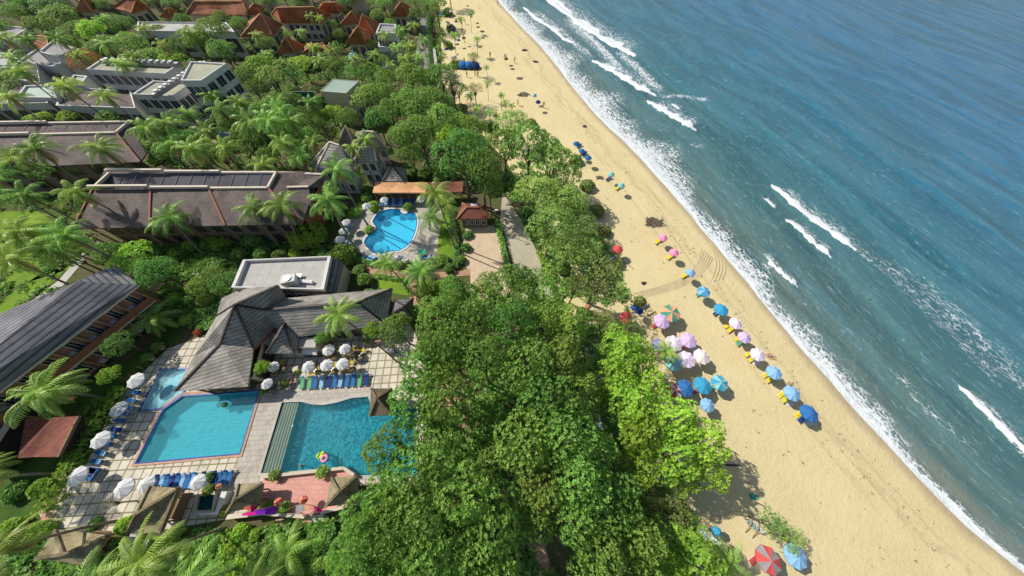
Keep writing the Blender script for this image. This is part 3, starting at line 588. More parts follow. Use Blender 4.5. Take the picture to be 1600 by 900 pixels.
def ngonsheet(root, name, out, z, mat, holes=()):
    loops = [[Vector((p.x, p.y, z)) for p in out]]+[[Vector((p.x, p.y, z)) for p in h] for h in holes]; flat = [p for l in loops for p in l]; m = MB()
    for t in tessellate_polygon(loops):
        a, b, c = (flat[i] for i in t); m.poly([a, b, c] if (b-a).cross(c-a).z > 0 else [c, b, a])
    return m.build(name, M[mat], root, rotA)
def rim(root, name, out, wd, z, ht, mat, grow=0.0, skip=()):
    m = MB(); k = len(out)
    nrm = []
    for i in range(k):
        a, b, c = out[i-1], out[i], out[(i+1) % k]; t = ((b-a).normalized()+(c-b).normalized()).normalized(); nrm.append(Vector((t.y, -t.x, 0)))
    for i in range(k):
        if i in skip: continue
        j = (i+1) % k; a, b = out[i]+nrm[i]*grow, out[j]+nrm[j]*grow; a2, b2 = out[i]+nrm[i]*(grow+wd), out[j]+nrm[j]*(grow+wd); zb, zt = Vector((0, 0, z)), Vector((0, 0, z+ht))
        m.poly([a+zt, a2+zt, b2+zt, b+zt]); m.poly([a2+zb, b2+zb, b2+zt, a2+zt]); m.poly([b+zb, a+zb, a+zt, b+zt])
    return m.build(name, M[mat], root, rotA)
def pool(label, out, water, bas, depth, rims, wz=-.12):
    c = sum(out, Vector())/len(out); root = thing('swimming_pool', label, 'pool', (c.x, c.y, 0))
    basin(root, out, depth, bas); ngonsheet(root, 'water', out, wz, water)
    for (nm, wd, g, ht, mt, *sk) in rims: rim(root, nm, out, wd, .022, ht, mt, g, sk[0] if sk else ())
    return root
pl = pool('pale aqua four-sided pool with a blue rim and brick edge', PALE, 'water_pale', 'basin_pale', 1.25, [('edge', .22, 0, .1, 'coping_blue'), ('coping', .38, .222, .09, 'coping')])
pk = pool('small shallow toddler pool tucked beside the restaurant roof', KID, 'water_kid', 'basin_kid', .45, [('edge', .25, 0, .102, 'coping_blue')])
cst = at(247, 590, 0)
for r_ in (1.0, .68): MB().tube([(cst.x, cst.y, -.5), (cst.x, cst.y, -.3+(.7-r_)*.3)], r_, 20).build('step', M['white'], pk)
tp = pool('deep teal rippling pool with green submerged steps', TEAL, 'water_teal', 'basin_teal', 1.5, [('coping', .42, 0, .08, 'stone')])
a0, a1, b0, b1 = at(443, 630), at(409.5, 738), at(466, 629), at(436, 738)
for i in range(6):
    t0, t1 = i/6, (i+1)/6; p0, p1, q1, q0 = a0.lerp(b0, t0+.005), a1.lerp(b1, t0+.005), a1.lerp(b1, t1), a0.lerp(b0, t1); z = -.13-.0*i-.05*i
    m = MB(); z = -.05-.012*i; m.poly([(v.x, v.y, z) for v in (p0, p1, q1, q0)]); m.poly([(q0.x, q0.y, z), (q1.x, q1.y, z), (q1.x, q1.y, -1.4), (q0.x, q0.y, -1.4)]); st = m.build('step', M['step_green'], tp)
    n0, n1 = q0.lerp(p0, .27), q1.lerp(p1, .27); MB().poly([(v.x, v.y, z+.015) for v in (n0, n1, q1, q0)]).build('nosing', M['step_edge'], st)
hp = pool('heart-shaped bright blue pool with dark lane lines', HEART, 'water_blue', 'basin_blue', 1.2, [('edge', .16, 0, .07, 'coping_blue'), ('coping', .3, .162, .085, 'coping_white')])
for a, b in (((905, 640), (1068, 725)), ((845, 703), (1030, 802)), ((850, 752), (985, 836))):
    A, B = at(380+a[0]/4, 180+a[1]/4, -1.19), at(380+b[0]/4, 180+b[1]/4, -1.19); MB().beam(A, B, .22, .02).build('lane_line', M['coping_blue'], hp)
wp = pool('little dark green plunge pool behind the thatched bar', WHIRL, 'water_teal', 'step_green', .8, [('coping', .45, 0, .3, 'cream')])
# ------------------------------------------------------------------ buildings
def building(name, label, cat, vdict, faces, roof, group=None, th=.25):
    V = {k: at(x, y, h) for k, (x, y, h) in vdict.items()}; c = sum(V.values(), Vector())/len(V)
    root = thing(name, label, cat, (c.x, c.y, 0), group); ro = roofmesh(V, faces, th).build('roof', M[roof], root); return root, V, ro
# the restaurant
root, V, ro = building('restaurant', 'large grey hip-roofed restaurant between the pale pool and flat white roof', 'restaurant', {
    'A': (367, 476, 9.2), 'T': (435, 446, 8.0), 'TT': (381, 450, 4.2), 'TL': (338, 494, 3.6), 'TL2': (346, 466, 3.6), 'L1': (345, 536, 5.2), 'ML': (303, 556, 3.6), 'BL': (273, 611, 3.4), 'BR': (387, 604, 3.4), 'R1': (396, 544, 3.8), 'TR': (428, 512, 3.8),
    'V': (413, 484, 6.8), 'V2': (447, 466, 4.4), 'E': (559, 472, 6.8), 'NE': (613, 451, 3.6), 'NM': (517, 459, 3.8), 'SE': (603, 507, 3.4), 'SM': (466, 526, 3.6), 'ST': (430, 514, 3.7)},
    [('A', 'L1', 'BL', 'BR', 'R1'), ('A', 'TL', 'ML', 'L1'), ('L1', 'ML', 'BL'), ('A', 'R1', 'TR', 'V'), ('A', 'TL', 'TL2', 'TT'), ('A', 'TT', 'T'), ('A', 'T', 'V2', 'V'), ('V', 'V2', 'NM', 'NE', 'E'), ('V', 'E', 'SE', 'SM', 'ST'), ('E', 'NE', 'SE')], 'roof_grey')
caps(ro, [(V[a], V[b]) for a, b in ('A L1', 'L1 BL', 'A R1', 'A T', 'A TL', 'V E', 'E NE', 'E SE', 'A V')for a, b in [(a, b)]] if False else [(V['A'], V['L1']), (V['L1'], V['BL']), (V['A'], V['R1']), (V['A'], V['T']), (V['A'], V['TL']), (V['V'], V['E']), (V['E'], V['NE']), (V['E'], V['SE']), (V['A'], V['V'])], 'dark', .3, .14)
MB().beam(V['R1']-Vector((0, 0, .25)), V['TR']-Vector((0, 0, .25)), .12, .45).build('fascia', M['fascia'], ro)
wf = [V[k] for k in ('TL', 'ML', 'BL', 'BR', 'R1', 'TR', 'ST', 'SM', 'SE', 'NE', 'NM', 'V2', 'TT', 'TL2')]
foot = inset([Vector((p.x, p.y, 0)) for p in wf], .9); wl, ft = wallring(root, foot, 0, 3.3, 'cream')
for i in range(len(ft)):
    a, b = ft[i], ft[(i+1) % len(ft)]
    if (b-a).length > 4: windows(root, a, b, .2, 2.9, max(2, int((b-a).length/2.4)), 1, 'glass', 'wood', .7, .8)
for t in (.2, .4, .6, .8):
    for a, b in (('BL', 'BR'), ('SM', 'SE')):
        p = V[a].lerp(V[b], t); MB().tube([(p.x-.1, p.y+.3, 0), (p.x-.1, p.y+.3, 3.3)], .12).build('post', M['wood'], root)
r2 = house('porch', 'small gabled grey porch standing in front of the restaurant wing', 'porch', [(416, 552), (460, 552), (466, 526), (432, 508)], [(431, 530), (444, 505)], 3.3, 5.2, 'roof_grey', 'cream', .5, [(0, 2, 1)], 'dark')
flatblock('shade_roof', 'small flat grey shade roof on posts beside the gabled porch', 'shade roof', [(467, 543), (493, 543), (494, 527), (468, 528)], 2.9, 'flatroof', 'cream', .08, .1)
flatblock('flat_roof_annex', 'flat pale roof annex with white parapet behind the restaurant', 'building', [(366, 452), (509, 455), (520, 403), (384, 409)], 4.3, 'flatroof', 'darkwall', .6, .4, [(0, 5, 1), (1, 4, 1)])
r3, V3, _ = building('lean_to', 'narrow dark tiled lean-to along the right side of the flat roof', 'lean-to', {'a': (511, 455, 4.2), 'b': (522, 404, 4.2), 'c': (536, 412, 3.0), 'd': (524, 458, 3.0)}, [('a', 'd', 'c', 'b')], 'roof_slate')
wallring(r3, [Vector((p.x, p.y, 0)) for p in (V3['a'], V3['d']*.97+V3['a']*.03, V3['c']*.97+V3['b']*.03, V3['b'])], 0, 2.8, 'cream')
u = thing('rooftop_unit', 'white ventilation unit on the flat roof by the restaurant ridge', 'ventilation unit', at(458, 442, 4.3))
p = at(458, 442, 4.3); MB().box((p.x, p.y, 5.0), (2.0, 1.4, 1.3), .3).build('housing', M['white'], u); MB().tube([(p.x, p.y, 5.64), (p.x, p.y, 5.82)], .5, 14).build('fan', M['metal'], u); MB().beam(p+Vector((-1.6, .6, .35)), p+Vector((1.2, .9, .5)), 1.0, .12).build('panel', M['metal'], u); MB().beam(p+Vector((1.0, .2, .3)), p+Vector((3.2, 0, .3)), .5, .4).build('duct', M['white'], u)
# the brick-fronted wing on the left
root, V, ro = building('hotel_wing', 'two-storey hotel wing with dark ribbed roof and brick front at left', 'hotel', {
    'R0': (-190, 690, 9.2), 'R1': (120, 440, 9.2), 'F0': (-140, 716, 6.5), 'F1': (216, 444, 6.5), 'B1': (179, 414, 6.5), 'B0': (-260, 600, 6.5)},
    [('R0', 'F0', 'F1', 'R1'), ('R1', 'F1', 'B1'), ('R1', 'B1', 'B0', 'R0'), ('R0', 'B0', 'F0')], 'roof_slate')
MB().beam(V['F0']+Vector((0, 0, -.2)), V['F1']+Vector((0, 0, -.2)), .25, .2).build('gutter', M['cap'], ro)
fa, fb, ba, bb = (V[k].copy() for k in ('F0', 'F1', 'B0', 'B1')); dn = (ba-fa).normalized(); ddr = (fb-fa).normalized()
ft = [fa+dn*1.0, fb+dn*1.0-ddr*1.0, bb-dn*.5-ddr*1.0, ba-dn*.5]; ft = [Vector((p.x, p.y, 0)) for p in ft]; w_, ft2 = wallring(root, ft, 0, 6.4, 'brick')
A, B = ft[0], ft[1]; nb = 9; ln = (B-A).length; nr = Vector((ddr.y, -ddr.x, 0))
for i in range(nb):
    for z in (.1, 3.3):
        c0 = A+ddr*ln*((i+.3)/nb); c1 = A+ddr*ln*((i+.75)/nb); windows(root, c0, c1, z+.2, z+2.3, 1, 1, 'glass', 'cap', .62, .85)
        q = A+ddr*ln*((i+.12)/nb)+nr*.25; un = MB().box((q.x, q.y, z+.6), (.9, .5, .7), math.atan2(ddr.y, ddr.x)).build('cooling_unit', M['white'], root)
m = MB(); m.beam(A+nr*.55+Vector((0, 0, 3.15)), B+nr*.55+Vector((0, 0, 3.15)), 1.1, .22); m.build('balcony_slab', M['cap'], root)
m = MB(); m.beam(A+nr*1.05+Vector((0, 0, 3.75)), B+nr*1.05+Vector((0, 0, 3.75)), .1, .9); m.build('balcony_rail', M['fascia'], root)
for i in range(nb+1):
    q = A+ddr*ln*(i/nb)+nr*.55; MB().box((q.x, q.y, 3.2), (.16, 1.05, 6.3), math.atan2(ddr.y, ddr.x)).build('party_wall', M['brick'], root)
rp = [at(221, 441, 3.2), at(258, 442, 3.2), at(240, 456, 3.2), at(218, 449, 3.2)]
pg = thing('pergola', 'slatted wooden pergola at the gable end of the brick-fronted wing', 'pergola', (rp[0].x, rp[0].y, 0))
for p in (rp[1], rp[2]): MB().tube([(p.x, p.y, 0), (p.x, p.y, 3.1)], .08).build('post', M['wood'], pg)
m = MB()
for i in range(10): m.beam(rp[0].lerp(rp[1], i/9), rp[3].lerp(rp[2], i/9), .16, .12)
m.build('slats', M['coping'], pg)
# two wings whose roofs are sunk between cream-capped rims
def wellwing(label, back, front, eave_f, eave_b, eh, rh, wh, win):
    vd = {}
    nb_, nf = len(back), len(front)
    for i, p in enumerate(back): vd[f'b{i}'] = (*p, rh)
    for i, p in enumerate(front): vd[f'f{i}'] = (*p, rh)
    V = {k: at(*v) for k, v in vd.items()}; EF = px(eave_f, eh); EB = px(eave_b, eh)
    for i, p in enumerate(EF): V[f'e{i}'] = p
    for i, p in enumerate(EB): V[f'g{i}'] = p
    c = sum(V.values(), Vector())/len(V); root = thing('hotel_wing', label, 'hotel', (c.x, c.y, 0))
    fs = [(f'f0', f'f{nf-1}', f'e{len(EF)-1}', 'e0'), ('b0', f'b{nb_-1}', f'g{len(EB)-1}', 'g0'), ('f0', 'e0', 'g0', 'b0'), (f'f{nf-1}', f'e{len(EF)-1}', f'g{len(EB)-1}', f'b{nb_-1}')]
    ro = roofmesh(V, fs, .2).build('roof', M['roof_brown'], root)
    b0, b1, f0, f1 = V['b0'], V[f'b{nb_-1}'], V['f0'], V[f'f{nf-1}']; dz = Vector((0, 0, rh-wh)); g0, g1 = f0.lerp(b0, .06)-dz, f1.lerp(b1, .06)-dz
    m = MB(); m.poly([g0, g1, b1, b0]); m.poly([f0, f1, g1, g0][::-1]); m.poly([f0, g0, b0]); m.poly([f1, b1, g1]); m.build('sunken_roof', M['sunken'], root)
    segs = []
    for P_, n_ in ((back, 'b'), (front, 'f')):
        k_ = 3
        a, b = V[n_+'0'], V[n_+str(len(P_)-1)]
        for i in range(k_): z = Vector((0, 0, .3*((k_-1-i)))); segs.append((a.lerp(b, i/k_)+z, a.lerp(b, (i+1)/k_)+z))
    segs += [(b0, f0), (b1, f1)]
    caps(ro, segs, 'cap', .36, .4)
    m = MB()
    for i in range(1, 12): m.beam(g0.lerp(g1, i/12-.03)+Vector((0, 0, .06)), b0.lerp(b1, i/12)+Vector((0, 0, .06)), .06, .06)
    m.build('batten', M['greyroof'], ro)
    for t in (.33, .66): caps(ro, [(f0.lerp(f1, t), EF[0].lerp(EF[-1], t))], 'fascia', .3, .25, 'hip_cap')
    caps(ro, [(f0, EF[0])], 'fascia', .3, .2, 'hip_cap'); caps(ro, [(f1, EF[-1])], 'fascia', .3, .2, 'hip_cap')
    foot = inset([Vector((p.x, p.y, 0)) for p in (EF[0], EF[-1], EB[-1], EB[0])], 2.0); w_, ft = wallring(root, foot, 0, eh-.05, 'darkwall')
    a, b = foot[0], foot[1]
    windows(root, a, b, .3, eh-.2, 11, 2, 'glass', 'wood', .5, .7)
    return root, V, EF
_, _, EF = wellwing('long dark hotel wing with sunken roof above the restaurant', [(172, 271), (432, 270)], [(145, 296), (419, 294)], [(115, 357), (472, 350)], [(165, 262), (500, 268)], 6.0, 8.6, 7.0, None)
root, V, ro = building('gable_roof', 'grey roof end with a small gable on the right of the sunken roof', 'roof', {'a': (420, 293, 7.2), 'b': (433, 270, 7.2), 'c': (507, 273, 6.4), 'd': (500, 291, 6.0), 'e': (487, 325, 5.6), 'g': (470, 350, 5.8), 'h': (449, 293, 7.6), 'i': (482, 292, 7.2)}, [('a', 'b', 'c', 'd', 'i', 'h'), ('h', 'i', 'e'), ('a', 'h', 'e', 'g')], 'roof_brown')
caps(ro, [(V['h'], V['i']), (V['b'], V['c'])], 'cap', .4, .25)
wallring(root, inset([Vector((V[k].x, V[k].y, 0)) for k in ('g', 'e', 'c', 'b')], 1.3), 0, 5.5, 'fascia')
wellwing('hotel wing with sunken roof at the left edge, partly under palms', [(-180, 197), (202, 191)], [(-220, 217), (182, 208)], [(-280, 275), (219, 253)], [(-170, 190), (228, 240)], 6.0, 8.6, 7.0, None)
# white villa
house('villa', 'white villa with steep grey hip roof behind the heart-shaped pool', 'villa', [(494, 263), (549, 265), (556, 254), (482, 259)], [(515, 222), (530, 227)], 6.2, 9.6, 'roof_grey', 'white', .8, [(0, 3, 2), (1, 3, 2)], 'cap')
house('villa', 'white villa block with grey roof just right of the steep one', 'villa', [(553, 252), (588, 252), (593, 231), (556, 229)], [(563, 231), (584, 229)], 6.0, 8.2, 'roof_grey', 'white', .6, [(0, 2, 2), (1, 2, 2)], 'cap')
house('villa', 'hip-roofed grey house rising behind the white villa', 'villa', [(558, 228), (606, 232), (590, 207), (556, 208)], [(568, 205), (584, 206)], 5.6, 8.4, 'roof_grey', 'white', .6, [(0, 3, 2)], 'cap')
house('gazebo', 'pointed grey turret roof behind the white villa', 'gazebo', [(530, 222), (552, 224), (553, 212), (532, 210)], [(540, 197)], 5.0, 9.0, 'roof_grey', 'white', .5, [(0, 2, 1)], 'cap')
house('gazebo', 'square grey pyramid roof left of the orange pergola roof', 'gazebo', [(597, 283), (633, 283), (636, 261), (603, 258)], [(613, 259)], 3.2, 5.2, 'roof_grey', 'cream', .6, [(0, 2, 1)], 'dark')
house('gazebo', 'small dark pyramid gazebo at the right end of the restaurant', 'gazebo', [(611, 491), (643, 492), (646, 466), (617, 469)], [(632, 478)], 2.9, 4.8, 'roof_slate', 'cream', .5, (), 'dark', posts=True)
# orange pergola with open front
root, V, ro = building('bar_pavilion', 'long low bar pavilion with flat orange tile roof above the heart-shaped pool', 'bar', {'a': (582, 301, 2.9), 'b': (664, 301, 2.9), 'c': (668, 285, 3.3), 'd': (586, 285, 3.3)}, [('a', 'b', 'c', 'd')], 'roof_orange')
root2, V2, ro2 = building('bar_pavilion', 'end of the bar roof with tree shade painted brown', 'bar', {'a': (666, 301, 2.8), 'b': (722, 300, 2.8), 'c': (724, 283, 3.1), 'd': (670, 285, 3.2)}, [('a', 'b', 'c', 'd')], 'roof_rust')  # darker roof material carries the tree shade on this end
for rt, VV, n_ in ((root, V, 7), (root2, V2, 4)):
    for i in range(n_):
        for a, b in (('a', 'b'), ('d', 'c')):
            q = VV[a].lerp(VV[b], (i+.15)/(n_-.7)); MB().tube([(q.x, q.y, 0), (q.x, q.y, 2.75)], .09).build('post', M['wood'], rt)
q = V['a'].lerp(V['b'], .5); MB().box((q.x, q.y+1.2, .55), (7, .7, 1.1), .02).build('counter', M['wood'], root)
house('hut', 'rust-red roofed hut beside the terracotta courtyard', 'hut', [(713, 342), (767, 341), (757, 319), (722, 317)], [(729, 324), (750, 324)], 2.8, 4.0, 'roof_rust', 'wood', .7, [(0, 4, 1)], 'fascia')
p = at(741, 322, 3.7); sk = thing('skylight', 'white skylight strip on the rust-red roof', 'skylight', p); MB().box((p.x, p.y, p.z+.35), (1.1, .35, .06), 0, None, .5).build('pane', M['plastic'], sk); MB().box((p.x, p.y, p.z+.31), (1.25, .45, .05), 0, None, .5).build('frame', M['white'], sk)
# rust deck house bottom left
root, V, ro = building('deck_house', 'low rust-red roofed deck house left of the pool umbrellas', 'deck house', {'a': (52, 714, 2.6), 'b': (92, 714, 2.6), 'c': (124, 650, 2.8), 'd': (84, 652, 3.2), 'e': (28, 716, 3.0), 'f': (40, 654, 3.4)}, [('a', 'b', 'c', 'd'), ('e', 'a', 'd', 'f')], 'roof_rust')
wallring(root, inset([Vector((V[k].x, V[k].y, 0)) for k in ('e', 'b', 'c', 'f')], .8), 0, 2.4, 'dark')
MB().beam(V['b'], V['c'], .2, .3).build('beam', M['wood'], root)
root, V, ro = building('low_wing', 'low building edge with pale beam at far left below the brick front', 'building', {'a': (-60, 770, 3.2), 'b': (-6, 690, 3.2), 'c': (40, 622, 3.2), 'd': (16, 612, 3.6), 'e': (-90, 720, 4.2)}, [('a', 'b', 'c', 'd', 'e')], 'roof_rust')
MB().beam(V['a'], V['c'], .55, .3).build('beam', M['cap'], root); wallring(root, inset([Vector((V[k].x, V[k].y, 0)) for k in ('a', 'c', 'd', 'e')], .9), 0, 3.0, 'dark')
# thatched pavilions
TH = [('open thatched pavilion with pointed roof below the pale pool', [(199, 830), (250, 832), (281, 762), (234, 760)], [(213, 803), (277, 764)], 2.7, 4.6, 'thatch'),
      ('largest thatched roof, low in the bottom left corner', [(56, 872), (134, 884), (172, 834), (86, 828)], [(100, 866), (166, 838)], 2.8, 4.4, 'thatch'),
      ('thatched bar hut left of the pink terrace', [(354, 801), (404, 792), (410, 755), (373, 757)], [(367, 781)], 2.7, 4.4, 'thatch'),
      ('thatched hut at the right end of the pink terrace', [(508, 792), (556, 786), (557, 744), (518, 746)], [(530, 768)], 2.7, 4.5, 'thatch'),
      ('weathered thatched shelter on the edge of the teal pool', [(577, 650), (611, 648), (612, 607), (580, 607)], [(588, 622)], 2.8, 4.6, 'thatch_dark')]
for lb, e, r_, eh, rh, mt in TH: house('thatched_pavilion', lb, 'pavilion', e, r_, eh, rh, mt, 'wood', .8, (), 'thatch_dark', 'thatched pavilions around the pools', posts=True, th=.35)
# pink terrace with its walls, bar block
pk_ = px([(412, 745), (540, 731), (556, 742), (562, 786), (505, 800), (480, 806), (405, 800)], .35); root = thing('terrace', 'faded pink tiled terrace at the edge of the teal pool', 'terrace', (pk_[0].x, pk_[0].y, 0))
sheet_part(root, 'floor', pk_, .35, 'pink', .34)
for a, b in ((0, 1), (1, 2), (3, 4), (5, 6)): MB().beam(pk_[a]+Vector((0, 0, .3)), pk_[b]+Vector((0, 0, .3)), .35, .6).build('low_wall', M['cream'], root)
lo = px([(430, 812), (482, 803), (487, 815), (440, 824)], .2); rt2 = thing('step_landing', 'pink stair landing below the colourful banners', 'landing', (lo[0].x, lo[0].y, 0)); sheet_part(rt2, 'floor', lo, .2, 'pink', .19)
for i in range(4): MB().box((at(495, 806+i*2.4).x, at(495, 806+i*2.4).y, .14-.03*i), (1.8, .28, .28-.06*i), .1).build('step', M['stone'], rt2)
flatblock('bar_wall', 'curved white bar wall around the little plunge pool', 'wall', [(308, 806), (340, 804), (355, 768), (346, 768), (336, 800), (310, 802)], .9, 'white', 'white', 0)
flatblock('counter', 'pale stone counter beside the thatched bar hut', 'counter', [(352, 812), (404, 806), (406, 797), (356, 804)], 1.0, 'cap', 'cream', 0)
flatblock('low_wall', 'long dark garden wall beneath the thatched pavilion', 'wall', [(182, 872), (196, 872), (214, 836), (204, 834)], 1.0, 'stone', 'stone', 0)
# far group top left
W3 = 'white block with greenish flat roofs'
flatblock('apartment_block', 'long low slab of the white block with mossy flat roof', 'building', [(137, 110), (259, 117), (281, 103), (157, 97)], 9.5, 'mossroof', 'white', .3, .3, [(0, 9, 3)])
flatblock('apartment_block', 'white end block with nine square windows under a mossy roof', 'building', [(284, 128), (316, 128), (355, 101), (300, 98)], 11.5, 'mossroof', 'white', .3, .3, [(0, 3, 3), (1, 3, 4)])
flatblock('apartment_block', 'front slab of the white block with mossy flat roof', 'building', [(209, 149), (273, 152), (306, 132), (241, 128)], 9.0, 'mossroof', 'white', .3, .3, [(0, 4, 3), (1, 4, 3)])
for a, b, h_ in (((240, 151), (322, 98), 10.2), ((160, 96), (280, 101), 10.1)):
    rt = thing('roof_duct', 'grey service duct along the '+('front' if h_ > 10.15 else 'long')+' mossy flat roof', 'duct', at(*a, h_)); MB().beam(at(*a, h_), at(*b, h_), .9, .7).build('casing', M['greyroof'], rt)
    m = MB(); m.beam(at(*a, h_)+Vector((0, 0, .36)), at(*b, h_)+Vector((0, 0, .36)), .5, .1); [m.box(at(*a, h_).lerp(at(*b, h_), i/12)+Vector((0, .0, .45)), (.7, .7, .5)) for i in range(1, 12)]; m.build('vents', M['metal'], rt)
for i, (lb, q, h_, rf) in enumerate([('brown flat roof with white parapet in front of the white block', [(90, 167), (214, 171), (204, 133), (184, 133), (182, 143), (100, 138)], 5.5, 'roof_brown'), ('brown flat roof with white parapet at the left edge', [(-60, 165), (78, 163), (60, 128), (-40, 128)], 5.5, 'roof_brown'), ('pale green canopy roof among the brown flat roofs', [(28, 154), (92, 155), (84, 134), (42, 136)], 6.2, 'greenroof'), ('low brown roof near the orange flowering tree', [(28, 126), (66, 132), (60, 100), (30, 98)], 6, 'roof_brown'), ('plain grey roofed house at the upper left edge', [(30, 98), (84, 106), (112, 95), (60, 78)], 6, 'greyroof'), ('grey flat house with white fascia near the upper left corner', [(62, 83), (92, 90), (122, 78), (84, 66)], 7.5, 'greyroof'), ('round-ended white canopy left of the white block', [(108, 131), (130, 133), (139, 121), (118, 119)], 6.5, 'flatroof'), ('long white building behind the treetops at top left', [(215, 50), (368, 52), (355, 37), (217, 36)], 6, 'flatroof'), ('modern grey house with white balconies beside the road', [(588, 53), (618, 54), (619, 40), (594, 39)], 7, 'greyroof'), ('second flat grey house below the modern one', [(592, 75), (617, 76), (618, 62), (592, 62)], 4, 'greyroof'), ('dark flat house at the far top left', [(-20, 60), (20, 62), (46, 46), (0, 40)], 6, 'greyroof'), ('pale flat house in the top left corner', [(-40, 100), (12, 104), (22, 86), (-30, 82)], 5, 'flatroof')]):
    flatblock('flat_house', lb, 'building', q, h_, rf, 'white', .35, .35, [(0, 6, 1)])
flatblock('green_roof_house', 'house with pale green sheet roof among the treetops', 'house', [(501, 143), (541, 146), (561, 127), (520, 124)], 7.5, 'greenroof', 'cream', .1, .1, [(1, 4, 2)])
nq = [at(503, 146, 7), at(540, 148, 7), at(540, 168, 1), at(503, 164, 1)]
def hang(name, lb, cat, q, mt, n=8):
    rt = thing(name, lb, cat, (q[0].x, q[0].y, 0)); m = MB()
    for i in range(n):
        a, b = q[0].lerp(q[1], i/n), q[0].lerp(q[1], (i+1)/n); c, d_ = q[3].lerp(q[2], (i+1)/n), q[3].lerp(q[2], i/n); w = .25*math.sin(i*2.1); w2 = .25*math.sin((i+1)*2.1); m.poly([a+Vector((0, w, 0)), b+Vector((0, w2, 0)), c, d_])
    m.build('sheet', M[mt], rt); MB().tube([q[0], q[1]], .05).build('rail', M['metal'], rt)
hang('safety_net', 'dark teal netting hung below the green sheet roof', 'netting', nq, 'net'); hang('safety_net', 'teal netting screen left of the green sheet roof', 'netting', px([(457, 143), (490, 143)], 6)+px([(490, 162), (458, 160)], 1.5), 'net')
hang('tarpaulin', 'crumpled blue plastic sheet hanging among the palms', 'tarpaulin', px([(338, 206), (362, 208)], 4)+px([(364, 226), (342, 226)], 1), 'sky blue cloth')
# red roofs
RED = [('long red tiled roof, widest of the red roofs', [(440, 35), (503, 35), (516, 23), (424, 22)], [(432, 12), (491, 11)], 5, 8.5, 5, 2),
       ('red pyramid roof at the left end of the long red roof', [(376, 57), (426, 54), (441, 38), (388, 34)], [(407, 21)], 5, 9, 3, 2),
       ('red peaked roof lowest in front of the long red roof', [(432, 83), (461, 82), (476, 71), (440, 68)], [(446, 58)], 4, 7.5, 2, 1),
       ('low red roof just right of the lowest peaked one', [(473, 82), (513, 78), (506, 67), (480, 68)], [(487, 72)], 4, 5.6, 2, 1),
       ('tall red peaked roof behind its twin beside the blue pool', [(560, 45), (583, 51), (599, 40), (572, 33)], [(566, 22)], 5, 9.5, 2, 1),
       ('tall red peaked roof in front of its twin beside the blue pool', [(540, 68), (572, 68), (583, 53), (551, 49)], [(560, 41)], 4.5, 9, 2, 1),
       ('small red peaked roof between the long roof and the twins', [(531, 38), (561, 36), (564, 27), (540, 26)], [(550, 17)], 4, 7, 2, 1),
       ('red peaked roof nearest to the road', [(611, 25), (636, 25), (644, 13), (618, 12)], [(627, 2)], 4, 8, 2, 1),
       ('red hip roof behind the right end of the long roof', [(496, 19), (529, 20), (538, 12), (500, 9)], [(505, 4), (524, 4)], 5, 8, 3, 1),
       ('broad orange roof along the top edge', [(290, 22), (388, 23), (384, 9), (300, 9)], [(303, 2), (378, 2)], 5, 7.5, 5, 1),
       ('red roof at the top edge left of the broad orange one', [(176, 12), (206, 20), (232, 12), (196, 2)], [(196, -4), (214, -2)], 5, 8, 2, 1),
       ('second red roof from the left along the top edge', [(118, 18), (144, 18), (150, 4), (124, 2)], [(128, -4)], 5, 8, 2, 1),
       ('dull red roof at the upper left edge', [(-24, 62), (14, 64), (24, 54), (-10, 50)], [(-8, 50), (12, 52)], 4, 5.5, 2, 1),
       ('brown red roof left of the long white building', [(44, 74), (76, 78), (86, 64), (56, 58)], [(58, 56), (74, 58)], 4.5, 6.5, 2, 1),
       ('little red roof between white building and broad orange roof', [(250, 26), (268, 28), (276, 18), (258, 14)], [(262, 12)], 4, 6.5, 2, 1),
       ('small red roof tucked behind the left pyramid', [(382, 22), (408, 22), (412, 12), (390, 10)], [(398, 5)], 5, 8, 2, 1)]
for lb, e, r_, eh, rh, c_, w_ in RED: house('red_roofed_house', lb, 'house', e, r_, eh, rh, 'roof_red', 'cream', .9, [(0, c_, w_), (1, 2, 1)], 'roof_orange', 'red tiled houses at the top')
RED2 = [((i*47+random.uniform(-8, 8)), random.uniform(-22, -6)) for i in range(0, 14)]
for i, (x, y) in enumerate(RED2):
    s_ = random.uniform(11, 17); house('red_roofed_house', f'red roof cropped by the top edge, {ORD[i]} from the left', 'house', [(x-s_, y+5), (x+s_*.8, y+6), (x+s_, y-4), (x-s_*.7, y-5)], [(x-s_*.3, y-8), (x+s_*.4, y-8)], 4.5, 7.5, random.choice(['roof_red', 'roof_red', 'roof_brown']), 'cream', .8, (), None, 'red tiled houses at the top')
bq = [at(557+math.cos(t)*11, 88+math.sin(t)*7) for t in [i*2*PI/14 for i in range(14)]][::-1]
bq = ccw(bq); rt = thing('swimming_pool', 'small round blue pool in front of the red peaked roofs', 'pool', (bq[0].x, bq[0].y, 0)); sheet_part(rt, 'coping', [p+(p-sum(bq, Vector())/14)*.18 for p in bq], .1, 'coping_white', .1); ngonsheet(rt, 'water', bq, .13, 'basin_blue')
tag(sheet('white_patio', [ccw(px([(594, 88), (622, 90), (618, 108), (598, 106)]))], .03, M['white']), kind='structure')
flatblock('sea_wall', 'low grey-blue wall beside the beach road', 'wall', [(679, 104), (684, 103), (680, 76), (676, 76)], 1.3, 'stone', 'stone', 0)
